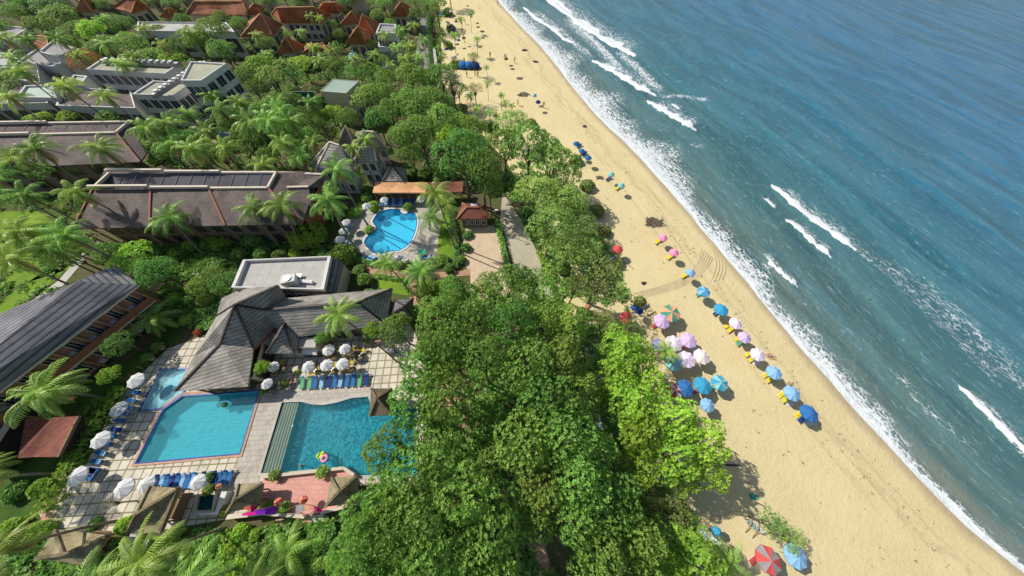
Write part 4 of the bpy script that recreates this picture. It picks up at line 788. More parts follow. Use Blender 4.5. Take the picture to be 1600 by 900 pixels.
# ------------------------------------------------------------------ vegetation
def leafmesh(name, c, n, size, per, mats, parent=None, tint=None, wide=.5, lift=.5, jitter=.35):
    """rosettes of pointed leaves: centres c, axes n"""
    c = np.asarray(c, float); n = np.asarray(n, float); k = len(c); n = n+rng.normal(0, jitter, n.shape); n /= np.linalg.norm(n, axis=1)[:, None]
    a = np.where(np.abs(n[:, 2:3]) > .9, [[1., 0, 0]], [[0, 0, 1.]]); u = np.cross(n, a); u /= np.linalg.norm(u, axis=1)[:, None]; v = np.cross(n, u)
    ph = rng.random((k, per))*.8+np.arange(per)[None, :]*2*PI/per+rng.random((k, 1))*6; cs, sn = np.cos(ph)[..., None], np.sin(ph)[..., None]
    lf = lift*(.4+1.2*rng.random((k, per, 1))); dr = cs*u[:, None]+sn*v[:, None]+n[:, None]*lf; dr /= np.linalg.norm(dr, axis=2)[..., None]; sd = np.cross(np.broadcast_to(n[:, None], dr.shape), dr); sd /= np.linalg.norm(sd, axis=2)[..., None]+1e-9
    sz = (np.asarray(size)*np.ones(k))[:, None, None]*(.7+.6*rng.random((k, per, 1))); o = c[:, None]
    V = np.stack([o+dr*sz*.06, o+dr*sz*.5+sd*sz*wide*.5, o+dr*sz, o+dr*sz*.5-sd*sz*wide*.5], 2).reshape(-1, 3)
    q = np.arange(len(V)).reshape(-1, 4); me = bpy.data.meshes.new(name); me.vertices.add(len(V)); me.vertices.foreach_set('co', V.ravel()); me.loops.add(q.size); me.loops.foreach_set('vertex_index', q.ravel().astype(np.int32)); me.polygons.add(len(q)); me.polygons.foreach_set('loop_start', np.arange(0, q.size, 4, dtype=np.int32)); me.polygons.foreach_set('loop_total', np.full(len(q), 4, dtype=np.int32)); me.update(calc_edges=True)
    t = rng.random(k) if tint is None else tint; tv = np.clip(np.repeat(t, per)+rng.normal(0, .12, k*per), 0, 1); me.attributes.new('tint', 'FLOAT', 'POINT').data.foreach_set('value', np.repeat(tv, 4).astype(np.float32))
    me.materials.append(mats); ob = bpy.data.objects.new(name, me); C.objects.link(ob)
    if parent: ob.parent = parent
    return ob
def lumps(R, hz, k, zc, rmin, rmax):
    out = [(np.array([0, 0, zc+hz*.35]), rmax)]
    for i in range(k):
        a = i*2.4+rng.random()*.6; rr = R*math.sqrt((i+.6)/k)*.8; z = zc+hz*(1-(rr/R)**2)*.75-hz*.35+rng.normal(0, .3)
        out.append((np.array([rr*math.cos(a), rr*math.sin(a), z]), rmin+(rmax-rmin)*rng.random()))
    return out
def cloud(lp, dens, inner=.2, down=-.35):
    P, Nn, T = [], [], []
    for i, (c, r) in enumerate(lp):
        m = int(4*PI*r*r*dens); d = rng.normal(size=(m, 3)); d /= np.linalg.norm(d, axis=1)[:, None]; d = d[d[:, 2] > down]
        rad = r*np.where(rng.random(len(d)) < inner, .55+.35*rng.random(len(d)), .92+.16*rng.random(len(d))); p = c+d*rad[:, None]*[1, 1, .85]; ok = np.ones(len(p), bool)
        for j, (c2, r2) in enumerate(lp):
            if j != i: ok &= np.linalg.norm((p-c2)/[1, 1, .85], axis=1) > r2*.8
        p, d = p[ok], d[ok]; P.append(p); Nn.append(d*[1, 1, .6]+[0, 0, .55]); T.append(np.clip(.5+.35*d[:, 2]+rng.normal(0, .18, len(p))+rng.normal(0, .12), 0, 1))  # tint lightens upward, light from above put into the leaf colour
    return np.concatenate(P), np.concatenate(Nn), np.concatenate(T)
def limbs(lp, zc, bark, r0, show=1.0, n=9):
    m = MB(); m.tube([(0, 0, -.2), (.12, .05, zc*.3), (-.05, .1, zc*.62)], [r0*1.25, r0, r0*.75], 8)
    for c, r in lp[:n]:
        mid = Vector((c[0]*.4, c[1]*.4, zc*.75)); e = Vector(c)+Vector((0, 0, r*.3*show)); m.tube([(-.05, .1, zc*.55), mid, e], [r0*.55, r0*.34, r0*.1], 5)
    return m
PROTO = {}
def mktree(kind, var, leaf, R=5., hz=3.0, zc=9., k=15, rmin=1.3, rmax=2.1, dens=4.2, size=.34, per=6, inner=.2, wide=.55, lift=.5, r0=.28, show=.6, extra=None):
    t = thing('broadleaf_tree', 'tree', 'tree'); lp = lumps(R, hz, k, zc, rmin, rmax); P, Nn, T = cloud(lp, dens, inner)
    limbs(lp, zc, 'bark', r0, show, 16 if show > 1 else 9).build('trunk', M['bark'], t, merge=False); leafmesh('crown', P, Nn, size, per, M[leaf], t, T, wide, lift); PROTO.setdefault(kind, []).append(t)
for v in range(3): mktree('broad', v, 'leaf', k=15+v*2)
mktree('dark', 0, 'leaf_dark', k=16, dens=4.4, size=.32); mktree('dark', 1, 'leaf_dark', k=13, dens=4.4, size=.3)
for v in range(2): mktree('bright', v, 'leaf_bright', k=18, hz=2.2, rmin=1.1, rmax=1.7, size=.4, dens=3.6)
for v in range(2): mktree('fine', v, 'leaf_pine', k=20, hz=2.8, rmin=.9, rmax=1.7, size=.26, per=7, dens=6.5, wide=.4, inner=.4)
for v in range(2): mktree('olive', v, 'leaf_olive', k=22, hz=2.2, rmin=.7, rmax=1.4, size=.24, per=5, dens=4.6, wide=.42, inner=.4, show=1.6)
mktree('grey', 0, 'leaf_grey', k=16, rmin=.9, rmax=1.6, size=.24, per=4, dens=3.4, wide=.25, inner=.5, show=1.8)
mktree('red', 0, 'leaf_red', k=16, size=.3, dens=4.5); mktree('sparse', 0, 'leaf', k=26, hz=1.8, rmin=.6, rmax=1.15, size=.34, per=5, dens=4.2, wide=.42, inner=.4, show=1.6)
ADJ = {'broad': 'leafy green tree', 'dark': 'dark green dense tree', 'bright': 'lime green broad tree', 'fine': 'soft feathery green tree', 'olive': 'thin olive green tree', 'grey': 'greyish twiggy tree', 'red': 'orange-red flowering tree', 'sparse': 'sparse spreading shrub tree'}
TREES = [(95, 25, 28, 7, 'broad'), (122, 48, 22, 6, 'dark'), (143, 45, 24, 7, 'bright'), (165, 72, 25, 6, 'dark'), (75, 8, 22, 6, 'dark'), (205, 72, 28, 6, 'broad'), (236, 88, 22, 5, 'broad'), (270, 90, 20, 5, 'bright'), (136, 97, 23, 7, 'red'), (331, 48, 24, 8, 'broad'), (347, 80, 24, 7, 'dark'), (310, 66, 22, 7, 'broad'), (284, 72, 20, 6, 'dark'), (407, 100, 28, 7, 'bright'), (384, 120, 22, 6, 'dark'), (424, 118, 25, 6, 'broad'), (455, 117, 22, 6, 'broad'), (396, 136, 18, 5, 'dark'), (470, 98, 20, 5, 'bright'), (521, 106, 20, 6, 'broad'), (546, 116, 18, 5, 'broad'), (580, 112, 20, 5, 'broad'), (604, 124, 20, 6, 'dark'), (640, 117, 25, 7, 'broad'), (662, 124, 18, 6, 'broad'), (690, 118, 26, 7, 'broad'), (250, 50, 18, 5, 'broad'), (190, 40, 18, 6, 'dark'), (60, 40, 20, 6, 'broad'), (20, 20, 20, 6, 'dark'), (375, 40, 14, 6, 'dark'), (415, 70, 14, 5, 'broad'), (530, 55, 11, 4, 'dark'), (590, 25, 14, 5, 'dark'), (652, 22, 16, 5, 'dark'), (675, 22, 14, 5, 'olive'), (682, 8, 18, 6, 'broad'), (470, 5, 14, 4, 'dark'), (270, 4, 16, 5, 'dark'), (240, 0, 18, 5, 'broad'), (600, 6, 14, 4, 'broad'), (540, 2, 14, 4, 'dark'),
         (575, 152, 25, 7, 'broad'), (600, 148, 22, 7, 'dark'), (616, 176, 24, 8, 'broad'), (590, 186, 22, 6, 'broad'), (545, 184, 18, 6, 'broad'), (520, 176, 20, 5, 'bright'), (498, 188, 18, 5, 'broad'), (470, 184, 20, 6, 'dark'), (640, 162, 30, 9, 'broad'), (672, 166, 38, 10, 'broad'), (694, 192, 34, 10, 'broad'), (655, 206, 32, 9, 'broad'), (627, 216, 22, 7, 'dark'), (642, 243, 20, 6, 'dark'), (702, 216, 22, 9, 'bright'), (735, 204, 25, 9, 'broad'), (722, 240, 46, 11, 'dark'), (753, 262, 35, 10, 'dark'), (706, 127, 20, 8, 'grey'), (716, 140, 14, 5, 'dark'), (742, 139, 14, 4, 'olive'), (740, 90, 12, 4.5, 'olive'), (800, 190, 30, 6, 'fine'), (828, 228, 48, 10, 'broad'), (862, 252, 42, 9, 'broad'), (790, 226, 34, 9, 'broad'), (884, 276, 30, 8, 'fine'), (842, 300, 40, 9, 'fine'), (884, 314, 38, 8, 'fine'), (862, 350, 44, 9, 'fine'), (908, 350, 30, 6, 'fine'), (890, 386, 38, 7, 'fine'), (922, 388, 22, 5, 'fine'), (938, 436, 50, 8, 'olive'), (900, 446, 24, 6, 'olive'), (765, 292, 22, 7, 'dark'),
         (800, 455, 46, 10, 'broad'), (850, 458, 38, 9, 'broad'), (762, 448, 24, 7, 'broad'), (715, 466, 30, 9, 'broad'), (688, 498, 40, 11, 'broad'), (745, 502, 40, 11, 'dark'), (800, 512, 44, 12, 'dark'), (850, 502, 38, 10, 'broad'), (886, 508, 36, 10, 'broad'), (700, 545, 48, 12, 'broad'), (668, 574, 42, 11, 'broad'), (652, 634, 42, 11, 'broad'), (612, 702, 40, 10, 'broad'), (700, 622, 48, 12, 'broad'), (754, 562, 42, 12, 'dark'), (822, 572, 48, 12, 'broad'), (878, 562, 44, 11, 'broad'), (852, 628, 52, 12, 'broad'), (906, 612, 32, 10, 'broad'), (758, 662, 34, 9, 'dark'), (690, 694, 48, 11, 'broad'), (642, 744, 46, 11, 'broad'), (762, 716, 34, 9, 'broad'), (822, 694, 52, 12, 'broad'), (882, 684, 52, 12, 'broad'), (930, 702, 32, 10, 'broad'), (902, 752, 52, 12, 'broad'), (850, 752, 46, 11, 'broad'), (838, 802, 40, 10, 'broad'), (906, 802, 48, 11, 'broad'), (590, 794, 52, 12, 'broad'), (660, 794, 60, 13, 'broad'), (730, 784, 56, 13, 'broad'), (770, 844, 54, 13, 'broad'), (690, 854, 62, 13, 'broad'), (602, 854, 56, 12, 'broad'), (545, 858, 30, 8, 'broad'), (560, 905, 45, 11, 'broad'), (650, 915, 50, 12, 'broad'), (745, 912, 50, 12, 'broad'), (962, 794, 46, 10, 'broad'), (992, 842, 42, 10, 'broad'), (942, 852, 42, 11, 'broad'), (925, 905, 38, 10, 'broad'), (1010, 782, 28, 7, 'olive'), (1052, 804, 36, 6, 'olive'), (1000, 905, 40, 9, 'broad'),
         (972, 545, 38, 9, 'bright'), (1002, 558, 30, 7, 'bright'), (960, 592, 36, 9, 'bright'), (988, 628, 44, 10, 'bright'), (1018, 606, 32, 8, 'bright'), (1002, 668, 44, 10, 'bright'), (1052, 658, 42, 10, 'bright'), (1096, 690, 44, 9, 'bright'), (1052, 712, 44, 9, 'bright'), (1004, 722, 38, 8, 'bright'), (1106, 734, 34, 7, 'bright'), (1062, 748, 30, 7, 'bright'), (1090, 874, 46, 7, 'bright'), (1046, 884, 34, 7, 'bright'), (945, 502, 26, 6, 'olive'), (985, 515, 24, 5, 'olive'), (1204, 816, 26, 3.4, 'sparse'), (1236, 842, 26, 3.0, 'sparse'), (1120, 905, 28, 6, 'bright'), (1060, 848, 30, 6, 'bright'), (1020, 830, 28, 7, 'broad'),
         (206, 404, 36, 6, 'bright'), (246, 425, 28, 6, 'dark'), (178, 398, 24, 5, 'broad'), (620, 514, 28, 6, 'broad'), (580, 517, 16, 4, 'bright'), (410, 574, 12, 3, 'bright'), (186, 536, 22, 4, 'broad'), (170, 586, 16, 3, 'bright'), (505, 527, 12, 3, 'broad'), (350, 440, 20, 4, 'dark'), (312, 448, 18, 4, 'broad'), (335, 432, 18, 4, 'broad'), (660, 452, 20, 4, 'broad'), (168, 788, 16, 3, 'grey'),
         (20, 125, 26, 6, 'dark'), (110, 400, 26, 5, 'dark'), (440, 205, 26, 7, 'broad'), (385, 215, 26, 7, 'dark'), (340, 240, 24, 6, 'broad'), (480, 215, 18, 5, 'broad'), (420, 245, 20, 5, 'dark'), (300, 220, 24, 6, 'dark'), (260, 235, 22, 5, 'broad'), (245, 248, 14, 4, 'bright'), (450, 160, 22, 6, 'dark'), (420, 170, 22, 6, 'broad'), (385, 175, 22, 6, 'dark'), (360, 190, 20, 6, 'broad'), (110, 180, 20, 4, 'bright'), (60, 186, 20, 4, 'bright'), (170, 182, 18, 4, 'broad'), (30, 262, 30, 6, 'dark'), (75, 265, 26, 5, 'broad')]
G = {'broad': 'leafy broadleaf trees', 'bright': 'lime green beach trees'}
def tree(x, y, rp, h, kind, lb=None):
    pr = random.choice(PROTO[kind]); c = at(x, y, h); r_ = rp/ppm(x, y, h); sx = r_/5.35; sz = h/9.0
    o = dup(pr, (c.x, c.y, 0), random.random()*6.28, (sx, sx*random.uniform(.93, 1.07), max(sz, sx*.8) if h > 5 else sz), lb or where(ADJ[kind], x, y), G.get(kind))
    return o
for x in range(-60, 700, 26): TREES.append((x+random.uniform(-8, 8), random.uniform(-34, -12), 15, 6, random.choice(['dark', 'broad', 'broad'])))
TREES += [(30, 2, 18, 6, 'broad'), (160, 8, 12, 5, 'broad'), (285, 32, 12, 5, 'dark'), (345, 28, 12, 5, 'broad'), (420, 4, 12, 5, 'dark'), (450, 55, 10, 4, 'broad'), (520, 40, 9, 4, 'dark'), (610, 40, 10, 5, 'broad'), (580, 70, 9, 4, 'broad'), (0, 45, 18, 6, 'broad'), (110, 70, 16, 6, 'broad'), (600, 95, 9, 4, 'dark')]
for a in TREES: tree(*a)
# palms
def mkpalm(var, nf=22, Lf=4.1):
    t = thing('palm_tree', 'palm', 'palm tree'); m = MB(); bend = .9
    pts = [(bend*(z/10)**1.6, .15*math.sin(z*.5), z) for z in np.linspace(-.2, 10, 9) if True]; pts = [(bend*(max(z, 0)/10)**1.6, y, z) for _, y, z in pts]; m.tube(pts, [.24, .2, .18, .17, .16, .155, .15, .15, .17], 7); m.build('trunk', M['palmbark'], t, merge=False)
    top = np.array([pts[-1][0], pts[-1][1], 10.0]); V, q, tn = [], [], []
    def quad(a, b, c, d_, tt):
        i = len(V); V.extend([a, b, c, d_]); q.append((i, i+1, i+2, i+3)); tn.extend([tt]*4)
    for i in range(nf+4):
        az = i*2.39996+rng.normal(0, .2); dead = i >= nf; el = math.radians(-58+rng.normal(0, 9)) if dead else math.radians(74-100*(i/nf)**.9+rng.normal(0, 9)); Lk = Lf*(.8+.35*rng.random())*(.75 if i < 3 else 1); hd = np.array([math.cos(az), math.sin(az), 0]); p = top.copy(); e = el; n_ = 19; prev = None; tt0 = np.clip((.72 if i < nf*.65 else .2)+rng.normal(0, .25), 0, 1); twist = rng.normal(0, .45); tt0 = 2.0 if dead else tt0; Lk *= .75 if dead else 1; e = el  # lower fronds tinted dark, shade under the crown put into the colour
        for s in range(n_+1):
            t_ = s/n_; dirv = hd*math.cos(e)+np.array([0, 0, math.sin(e)]); side = np.cross(dirv, [0, 0, 1.0]); side /= np.linalg.norm(side); upv = np.cross(side, dirv)
            side = side*math.cos(twist)+upv*math.sin(twist); upv = np.cross(side, dirv)
            if prev is not None:
                w_ = .05*(1-t_)+.015; quad(prev-side*w_, prev+side*w_, p+side*w_, p-side*w_, .95)
            if s > 1:
                ll = .85*math.sin(PI*min(1, t_*.88+.12))**.7*Lk/4.1+.08
                for sg in (-1, 1):
                    for oo in (0,):
                        b = p-dirv*oo*Lk/n_; d2 = side*sg*.85+dirv*.55-np.array([0, 0, .5+.3*rng.random()])+upv*.1; d2 /= np.linalg.norm(d2); wv = dirv*.075; mid = b+d2*ll*.55+np.array([0, 0, .04]); tip = b+d2*ll-np.array([0, 0, .12*ll]); quad(b-wv*.6, b+wv*.6, mid+wv, mid-wv, 2.0 if dead else np.clip(tt0+rng.normal(0, .1), 0, 1)); quad(mid-wv, mid+wv, tip+wv*.1, tip-wv*.1, 2.0 if dead else np.clip(tt0-.08+rng.normal(0, .1), 0, 1))
            prev = p.copy(); p = p+dirv*Lk/n_; e -= (math.radians(80)+.5*max(0, el))/n_*(.55+t_*.9)
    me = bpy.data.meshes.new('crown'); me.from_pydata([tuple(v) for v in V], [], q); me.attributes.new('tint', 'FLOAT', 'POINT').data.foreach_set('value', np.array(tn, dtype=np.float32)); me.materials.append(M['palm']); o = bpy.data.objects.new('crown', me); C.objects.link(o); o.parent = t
    m = MB()
    for i in range(7): m.sphere((top[0]+.26*math.cos(i*.9), top[1]+.26*math.sin(i*.9), 9.72-.08*(i % 2)), .13, 6, 4)
    m.build('coconuts', M['wood'], o); return t, top
PALM = [mkpalm(i, 17+2*i, 3.9+.15*i) for i in range(4)]
def hgt(b, t):
    best = (1e9, 3)
    p = at(*b)
    for i in range(10, 220):
        h = i*.1; v = RM.T@np.array([p.x, p.y, h-H]); e = math.hypot(800+F*v[0]/v[2]-t[0], 450+F*v[1]/v[2]-t[1])
        if e < best[0]: best = (e, h)
    return best[1]
def palm(x, y, h, s=1.0, base=None, lb=None):
    s *= random.uniform(.9, 1.1)
    (pr, top) = PALM[random.randrange(4)]; c = at(x, y, h); sz = h/10.0; rz = random.random()*6.28
    if base is None: off = Vector((top[0]*s, top[1]*s, 0)); off.rotate(Matrix.Rotation(rz, 3, 'Z').to_euler()); loc = (c.x-off.x, c.y-off.y, 0); tl = (0, 0)
    else:
        b = at(*base); v = c-b; rz = math.atan2(v.y, v.x); hd = math.hypot(v.x, v.y); sx = s; tl = math.atan2(hd-top[0]*s, h); loc = (b.x, b.y, 0)
        o = dup(pr, loc, rz, (s, s, math.hypot(h, hd)/10.0), lb or where('coconut palm', x, y), 'coconut palms in the resort gardens'); o.rotation_euler = (Matrix.Rotation(rz, 3, 'Z')@Matrix.Rotation(tl, 3, 'Y')).to_euler(); sqz(o, s); return o
    o = dup(pr, loc, rz, (s, s, sz), lb or where('coconut palm', x, y), 'coconut palms in the resort gardens'); sqz(o, s); return o
def sqz(o, s):
    """keep the crown round when the trunk is stretched"""
    for c in o.children:
        if c.name.split('.')[0] == 'crown':
            kz = s/o.scale[2]; c.scale = (1, 1, kz); c.location = (0, 0, 10*(1-kz))
for b, t, s in [((575, 352), (525, 265), .9), ((565, 400), (512, 312), 1.0), ((620, 565), (530, 492), .78), ((165, 623), (70, 612), 1.15), ((90, 740), (-50, 752), 1.1), ((566, 290), (552, 232), .8), ((584, 290), (570, 218), .7), ((712, 392), (680, 302), .85), ((706, 352), (675, 340), .8), ((716, 385), (697, 318), .9), ((640, 456), (604, 412), .8), ((676, 470), (657, 424), .85), ((352, 826), (225, 874), .95), ((268, 498), (245, 496), .95), ((470, 880), (452, 866), 1.15), ((322, 400), (266, 342), 1.0), ((440, 388), (396, 325), 1.0), ((478, 392), (440, 322), .95), ((210, 380), (172, 325), 1.0), ((545, 372), (520, 330), .6)]:
    palm(t[0], t[1], hgt(b, t), s*.9, b)
for x, y, h, s in [(300, 232, 11, 1), (345, 172, 11, 1), (392, 190, 11, 1), (420, 188, 12, 1.05), (437, 172, 11, 1), (412, 258, 8, .95), (442, 222, 10, .95), (470, 245, 8, .85), (230, 200, 12, 1), (262, 192, 12, 1), (292, 178, 11, 1), (325, 205, 11, .95), (490, 222, 9, .85), (352, 230, 10, .9), (375, 160, 10, .9), (330, 150, 9, .9), (270, 225, 10, 1), (455, 190, 10, .95), (485, 160, 8, .8), (500, 95, 9, .8), (600, 55, 8, .7), (620, 75, 9, .75), (640, 72, 9, .75), (585, 86, 8, .7), (610, 100, 8, .7), (632, 92, 9, .7), (555, 92, 8, .7), (520, 78, 8, .7), (645, 40, 9, .7), (625, 48, 9, .7), (575, 100, 7, .7), (470, 50, 8, .6), (485, 25, 8, .6), (500, 28, 8, .6), (415, 85, 8, .7), (440, 100, 8, .75), (490, 75, 8, .7), (400, 55, 8, .7), (660, 62, 8, .65), (655, 90, 8, .65),
                   (20, 92, 12, .9), (32, 112, 12, .9), (102, 135, 13, .95), (165, 150, 12, .95), (14, 152, 12, .95), (42, 62, 11, .85), (120, 86, 11, .85), (165, 68, 11, .85), (212, 88, 11, .85), (255, 70, 10, .8), (292, 50, 10, .8), (190, 100, 11, .85), (5, 60, 11, .85), (90, 60, 10, .8), (225, 45, 10, .75), (160, 30, 9, .75),
                   (55, 232, 12, 1), (156, 232, 12, 1.0), (20, 245, 12, 1.05), (40, 305, 12, 1.1), (28, 362, 12, 1.1), (102, 368, 11, 1.05), (15, 405, 12, 1.15), (120, 300, 11, .95), (70, 390, 10, 1.0), (-15, 280, 12, 1.1),
                   (-8, 862, 9, 1.0), (290, 925, 8, 1.0), (130, 935, 9, 1.0), (395, 915, 6, .8), (1138, 880, 5, .75), (1040, 548, 5, .65), (745, 61, 4.5, .45), (720, 30, 6, .5), (710, 55, 6, .5), (692, 60, 5, .5), (735, 22, 5, .4), (760, 105, 3.5, .35), (690, 90, 4, .4), (762, 130, 4.5, .45), (783, 148, 4, .4), (790, 160, 4, .42), (765, 175, 5, .5), (745, 170, 5, .5), (735, 150, 5, .5), (775, 180, 4, .45), (800, 165, 3.5, .35), (732, 190, 5, .45)]:
    palm(x, y, h, s*.84)
# shrubs, each one a plant
SH = {}
for kd, lf, sz in (('bright', 'leaf_bright', .2), ('broad', 'leaf', .2), ('dark', 'leaf_dark', .19), ('olive', 'leaf_olive', .2), ('red', 'leaf_red', .18)):
    lp = [(np.array([0, 0, .7]), .62)]+[(np.array([.45*math.cos(i*1.3), .45*math.sin(i*1.3), .45+.2*rng.random()]), .42+.12*rng.random()) for i in range(6)]
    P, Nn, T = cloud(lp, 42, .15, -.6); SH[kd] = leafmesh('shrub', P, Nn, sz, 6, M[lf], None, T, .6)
SADJ = {'bright': 'rounded lime green shrub', 'broad': 'rounded green shrub', 'dark': 'rounded dark green shrub', 'olive': 'straggly olive shrub', 'red': 'pink-red flowering shrub'}
def shrub(x, y, rp, kd, hs=1.0, lb=None):
    c = at(x, y, .8); r_ = rp/ppm(x, y, .8); o = SH[kd]; o['category'] = 'shrub'
    s = dup(o, (c.x, c.y, 0), random.random()*6.28, (r_, r_*random.uniform(.9, 1.1), r_*hs*random.uniform(.85, 1.15)), lb or where(SADJ[kd], x, y)); s['category'] = 'shrub'; return s
for a in [(345, 378, 18, 'bright'), (402, 372, 20, 'dark'), (485, 372, 27, 'bright'), (540, 402, 20, 'broad'), (522, 404, 14, 'dark'), (570, 437, 13, 'broad'), (575, 458, 9, 'broad'), (560, 420, 10, 'broad'), (583, 322, 9, 'bright'), (638, 323, 8, 'broad'), (575, 357, 7, 'broad'), (555, 330, 10, 'bright'), (572, 308, 9, 'broad'), (690, 405, 12, 'broad'), (702, 418, 9, 'dark'), (668, 450, 14, 'broad'), (704, 440, 12, 'broad'), (716, 462, 14, 'broad'), (355, 470, 11, 'broad'), (365, 430, 12, 'dark'), (270, 468, 13, 'broad'), (264, 456, 10, 'dark'), (290, 500, 10, 'broad'), (332, 505, 9, 'broad'), (255, 478, 11, 'bright'), (300, 470, 12, 'dark'), (320, 468, 12, 'broad'), (306, 518, 6, 'red'), (720, 405, 8, 'broad'), (728, 385, 8, 'broad'), (60, 764, 14, 'bright'), (372, 836, 14, 'bright'), (362, 858, 14, 'bright'), (380, 860, 12, 'broad'), (392, 838, 9, 'bright'), (400, 870, 16, 'broad'), (375, 890, 16, 'bright'), (420, 892, 14, 'broad'), (345, 800, 8, 'olive'), (320, 765, 9, 'broad'), (190, 822, 12, 'bright'), (205, 810, 8, 'bright'), (260, 850, 14, 'bright'), (290, 862, 12, 'broad'), (330, 845, 14, 'broad'), (300, 886, 16, 'broad'), (240, 895, 16, 'broad'), (20, 770, 16, 'broad'), (15, 830, 18, 'bright'), (60, 830, 16, 'bright'), (110, 850, 10, 'bright'), (140, 820, 9, 'broad'), (98, 580, 14, 'broad'), (60, 595, 12, 'broad'), (125, 572, 12, 'broad'), (200, 520, 12, 'broad'), (395, 555, 7, 'bright'), (385, 600, 7, 'broad'), (460, 580, 4, 'bright'), (345, 632, 4, 'broad'), (520, 330, 12, 'dark'), (505, 400, 10, 'broad'), (440, 400, 12, 'dark'), (330, 380, 14, 'dark'), (300, 385, 12, 'broad'), (280, 398, 12, 'dark'), (375, 395, 11, 'broad'), (410, 395, 12, 'dark'), (460, 395, 10, 'bright'), (645, 490, 8, 'broad'), (730, 365, 8, 'dark'), (640, 268, 14, 'dark'), (665, 270, 12, 'dark'), (690, 275, 12, 'broad'), (480, 285, 12, 'dark'), (520, 305, 10, 'broad'), (556, 292, 9, 'broad'), (575, 296, 8, 'dark'), (700, 160, 10, 'olive'), (720, 172, 10, 'olive'), (755, 195, 9, 'olive'), (770, 200, 10, 'olive'), (710, 100, 8, 'broad'), (700, 70, 7, 'broad'), (705, 45, 7, 'olive'), (700, 20, 8, 'broad'), (830, 190, 8, 'olive'), (900, 250, 10, 'olive'), (918, 290, 12, 'olive'), (932, 330, 12, 'olive'), (945, 360, 10, 'olive'), (880, 420, 12, 'broad'), (860, 430, 10, 'broad'), (965, 410, 10, 'olive'), (1000, 470, 10, 'olive'), (960, 510, 12, 'olive'), (1020, 760, 14, 'olive'), (1040, 770, 10, 'dark'), (1070, 790, 9, 'olive'), (1000, 760, 12, 'dark'), (1150, 870, 9, 'olive'), (430, 862, 10, 'broad'), (500, 850, 14, 'broad'), (520, 880, 14, 'bright'), (495, 885, 12, 'broad')]: shrub(*a)
# clipped and planted hedges
def hedge(label, pts, wd, ht, leaf, dens=9, size=.26):
    P_ = [at(*q) for q in pts]; c, n = [], []
    for a, b in zip(P_, P_[1:]):
        m = int((b-a).length*(wd+2*ht)*dens); t = rng.random(m); s = (rng.random(m)-.5)*wd; side = np.array([-(b-a).y, (b-a).x, 0])/(b-a).length; z = ht*(.25+.75*rng.random(m)**.4); z = np.where(np.abs(s) > wd*.38, ht*rng.random(m), ht*(.85+.2*rng.random(m)))
        c.append(np.array(a)+np.outer(t, np.array(b-a))+np.outer(s, side)+np.outer(z, [0, 0, 1])); n.append(np.outer(s/wd*1.6, side)+np.array([0, 0, .8]))
    return tag(leafmesh('hedge', np.concatenate(c), np.concatenate(n), size, 6, M[leaf], None, None, .55), label, 'hedge')
hedge('thick yellow-green planted hedge behind the row of pool umbrellas', [(82, 800), (104, 755), (128, 715), (152, 672), (178, 634), (200, 606)], 2.2, 1.1, 'leaf_bright'); hedge('darker shrub hedge along the shaded hotel lawn', [(112, 690), (140, 650), (166, 622)], 1.4, 1.0, 'leaf')
hedge('clipped hedge along the near side of the heart-shaped pool terrace', [(545, 404), (580, 414), (620, 416), (700, 414)], .9, .9, 'leaf'); hedge('ivy-covered hedge between courtyard and sandy promenade', [(776, 350), (784, 380), (793, 420), (800, 440)], 1.0, 1.2, 'leaf'); hedge('hedge along the lawn right of the heart-shaped pool', [(704, 328), (716, 392), (712, 420)], .9, 1.0, 'leaf_dark')
hedge('narrow green verge beside the sandy promenade', [(842, 396), (856, 428), (868, 452)], .8, .4, 'leaf_bright'); hedge('dense green creeper bank beside the service path', [(372, 826), (360, 852), (352, 890), (350, 920)], 1.6, .9, 'leaf_bright'); hedge('low hedge below the footpath lawns', [(585, 432), (630, 438), (640, 460)], .7, .6, 'leaf'); hedge('hedge strip beside the beach road', [(676, 110), (674, 80), (671, 45), (668, 15)], 1.6, 1.3, 'leaf_dark'); hedge('hedge in front of the long sunken-roof wing', [(255, 392), (330, 392), (400, 388), (450, 386)], 1.2, .8, 'leaf_dark'); hedge('leafy strip along the toddler pool', [(205, 596), (228, 568), (252, 548)], .8, .6, 'leaf_olive')
tag(leafmesh('seaweed_litter', np.array(WEED), np.tile([[0, 0, 1.]], (len(WEED), 1)), .13+.16*rng.random(len(WEED))**3, 4, M['leaf_grey'], None, rng.random(len(WEED))*.4, .4, .1), kind='stuff')
# undergrowth that reads as one mass
def inpoly(x, y, pts):
    r_ = False
    for (x0, y0), (x1, y1) in zip(pts, pts[1:]+pts[:1]):
        if (y0 > y) != (y1 > y) and x < (x1-x0)*(y-y0)/(y1-y0)+x0: r_ = not r_
    return r_
REG = [([(-120, 60), (700, -20), (690, 130), (760, 210), (770, 300), (700, 285), (600, 200), (500, 200), (470, 268), (230, 262), (215, 190), (-100, 195)], 1500, 1.8), ([(-120, 270), (115, 270), (110, 360), (210, 380), (180, 415), (120, 436), (0, 510), (-150, 560)], 130, .7), ([(230, 362), (530, 380), (540, 402), (375, 404), (350, 460), (330, 520), (290, 500), (225, 440)], 330, .7), ([(900, 480), (1000, 520), (1000, 640), (1000, 770), (1090, 800), (1060, 960), (960, 960), (900, 700)], 420, .9), ([(640, 480), (740, 440), (860, 440), (900, 520), (800, 700), (900, 960), (520, 960), (520, 800), (660, 760), (660, 560)], 500, .9), ([(-150, 830), (80, 850), (330, 840), (420, 830), (520, 800), (520, 960), (-200, 1000)], 420, .9), ([(770, 300), (800, 250), (900, 300), (960, 400), (980, 480), (880, 460), (845, 390), (790, 290)], 300, 1.0)]
bl = [[(o.location.x, o.location.y)] for o in []]
cs, ns, ts, szs = [], [], [], []
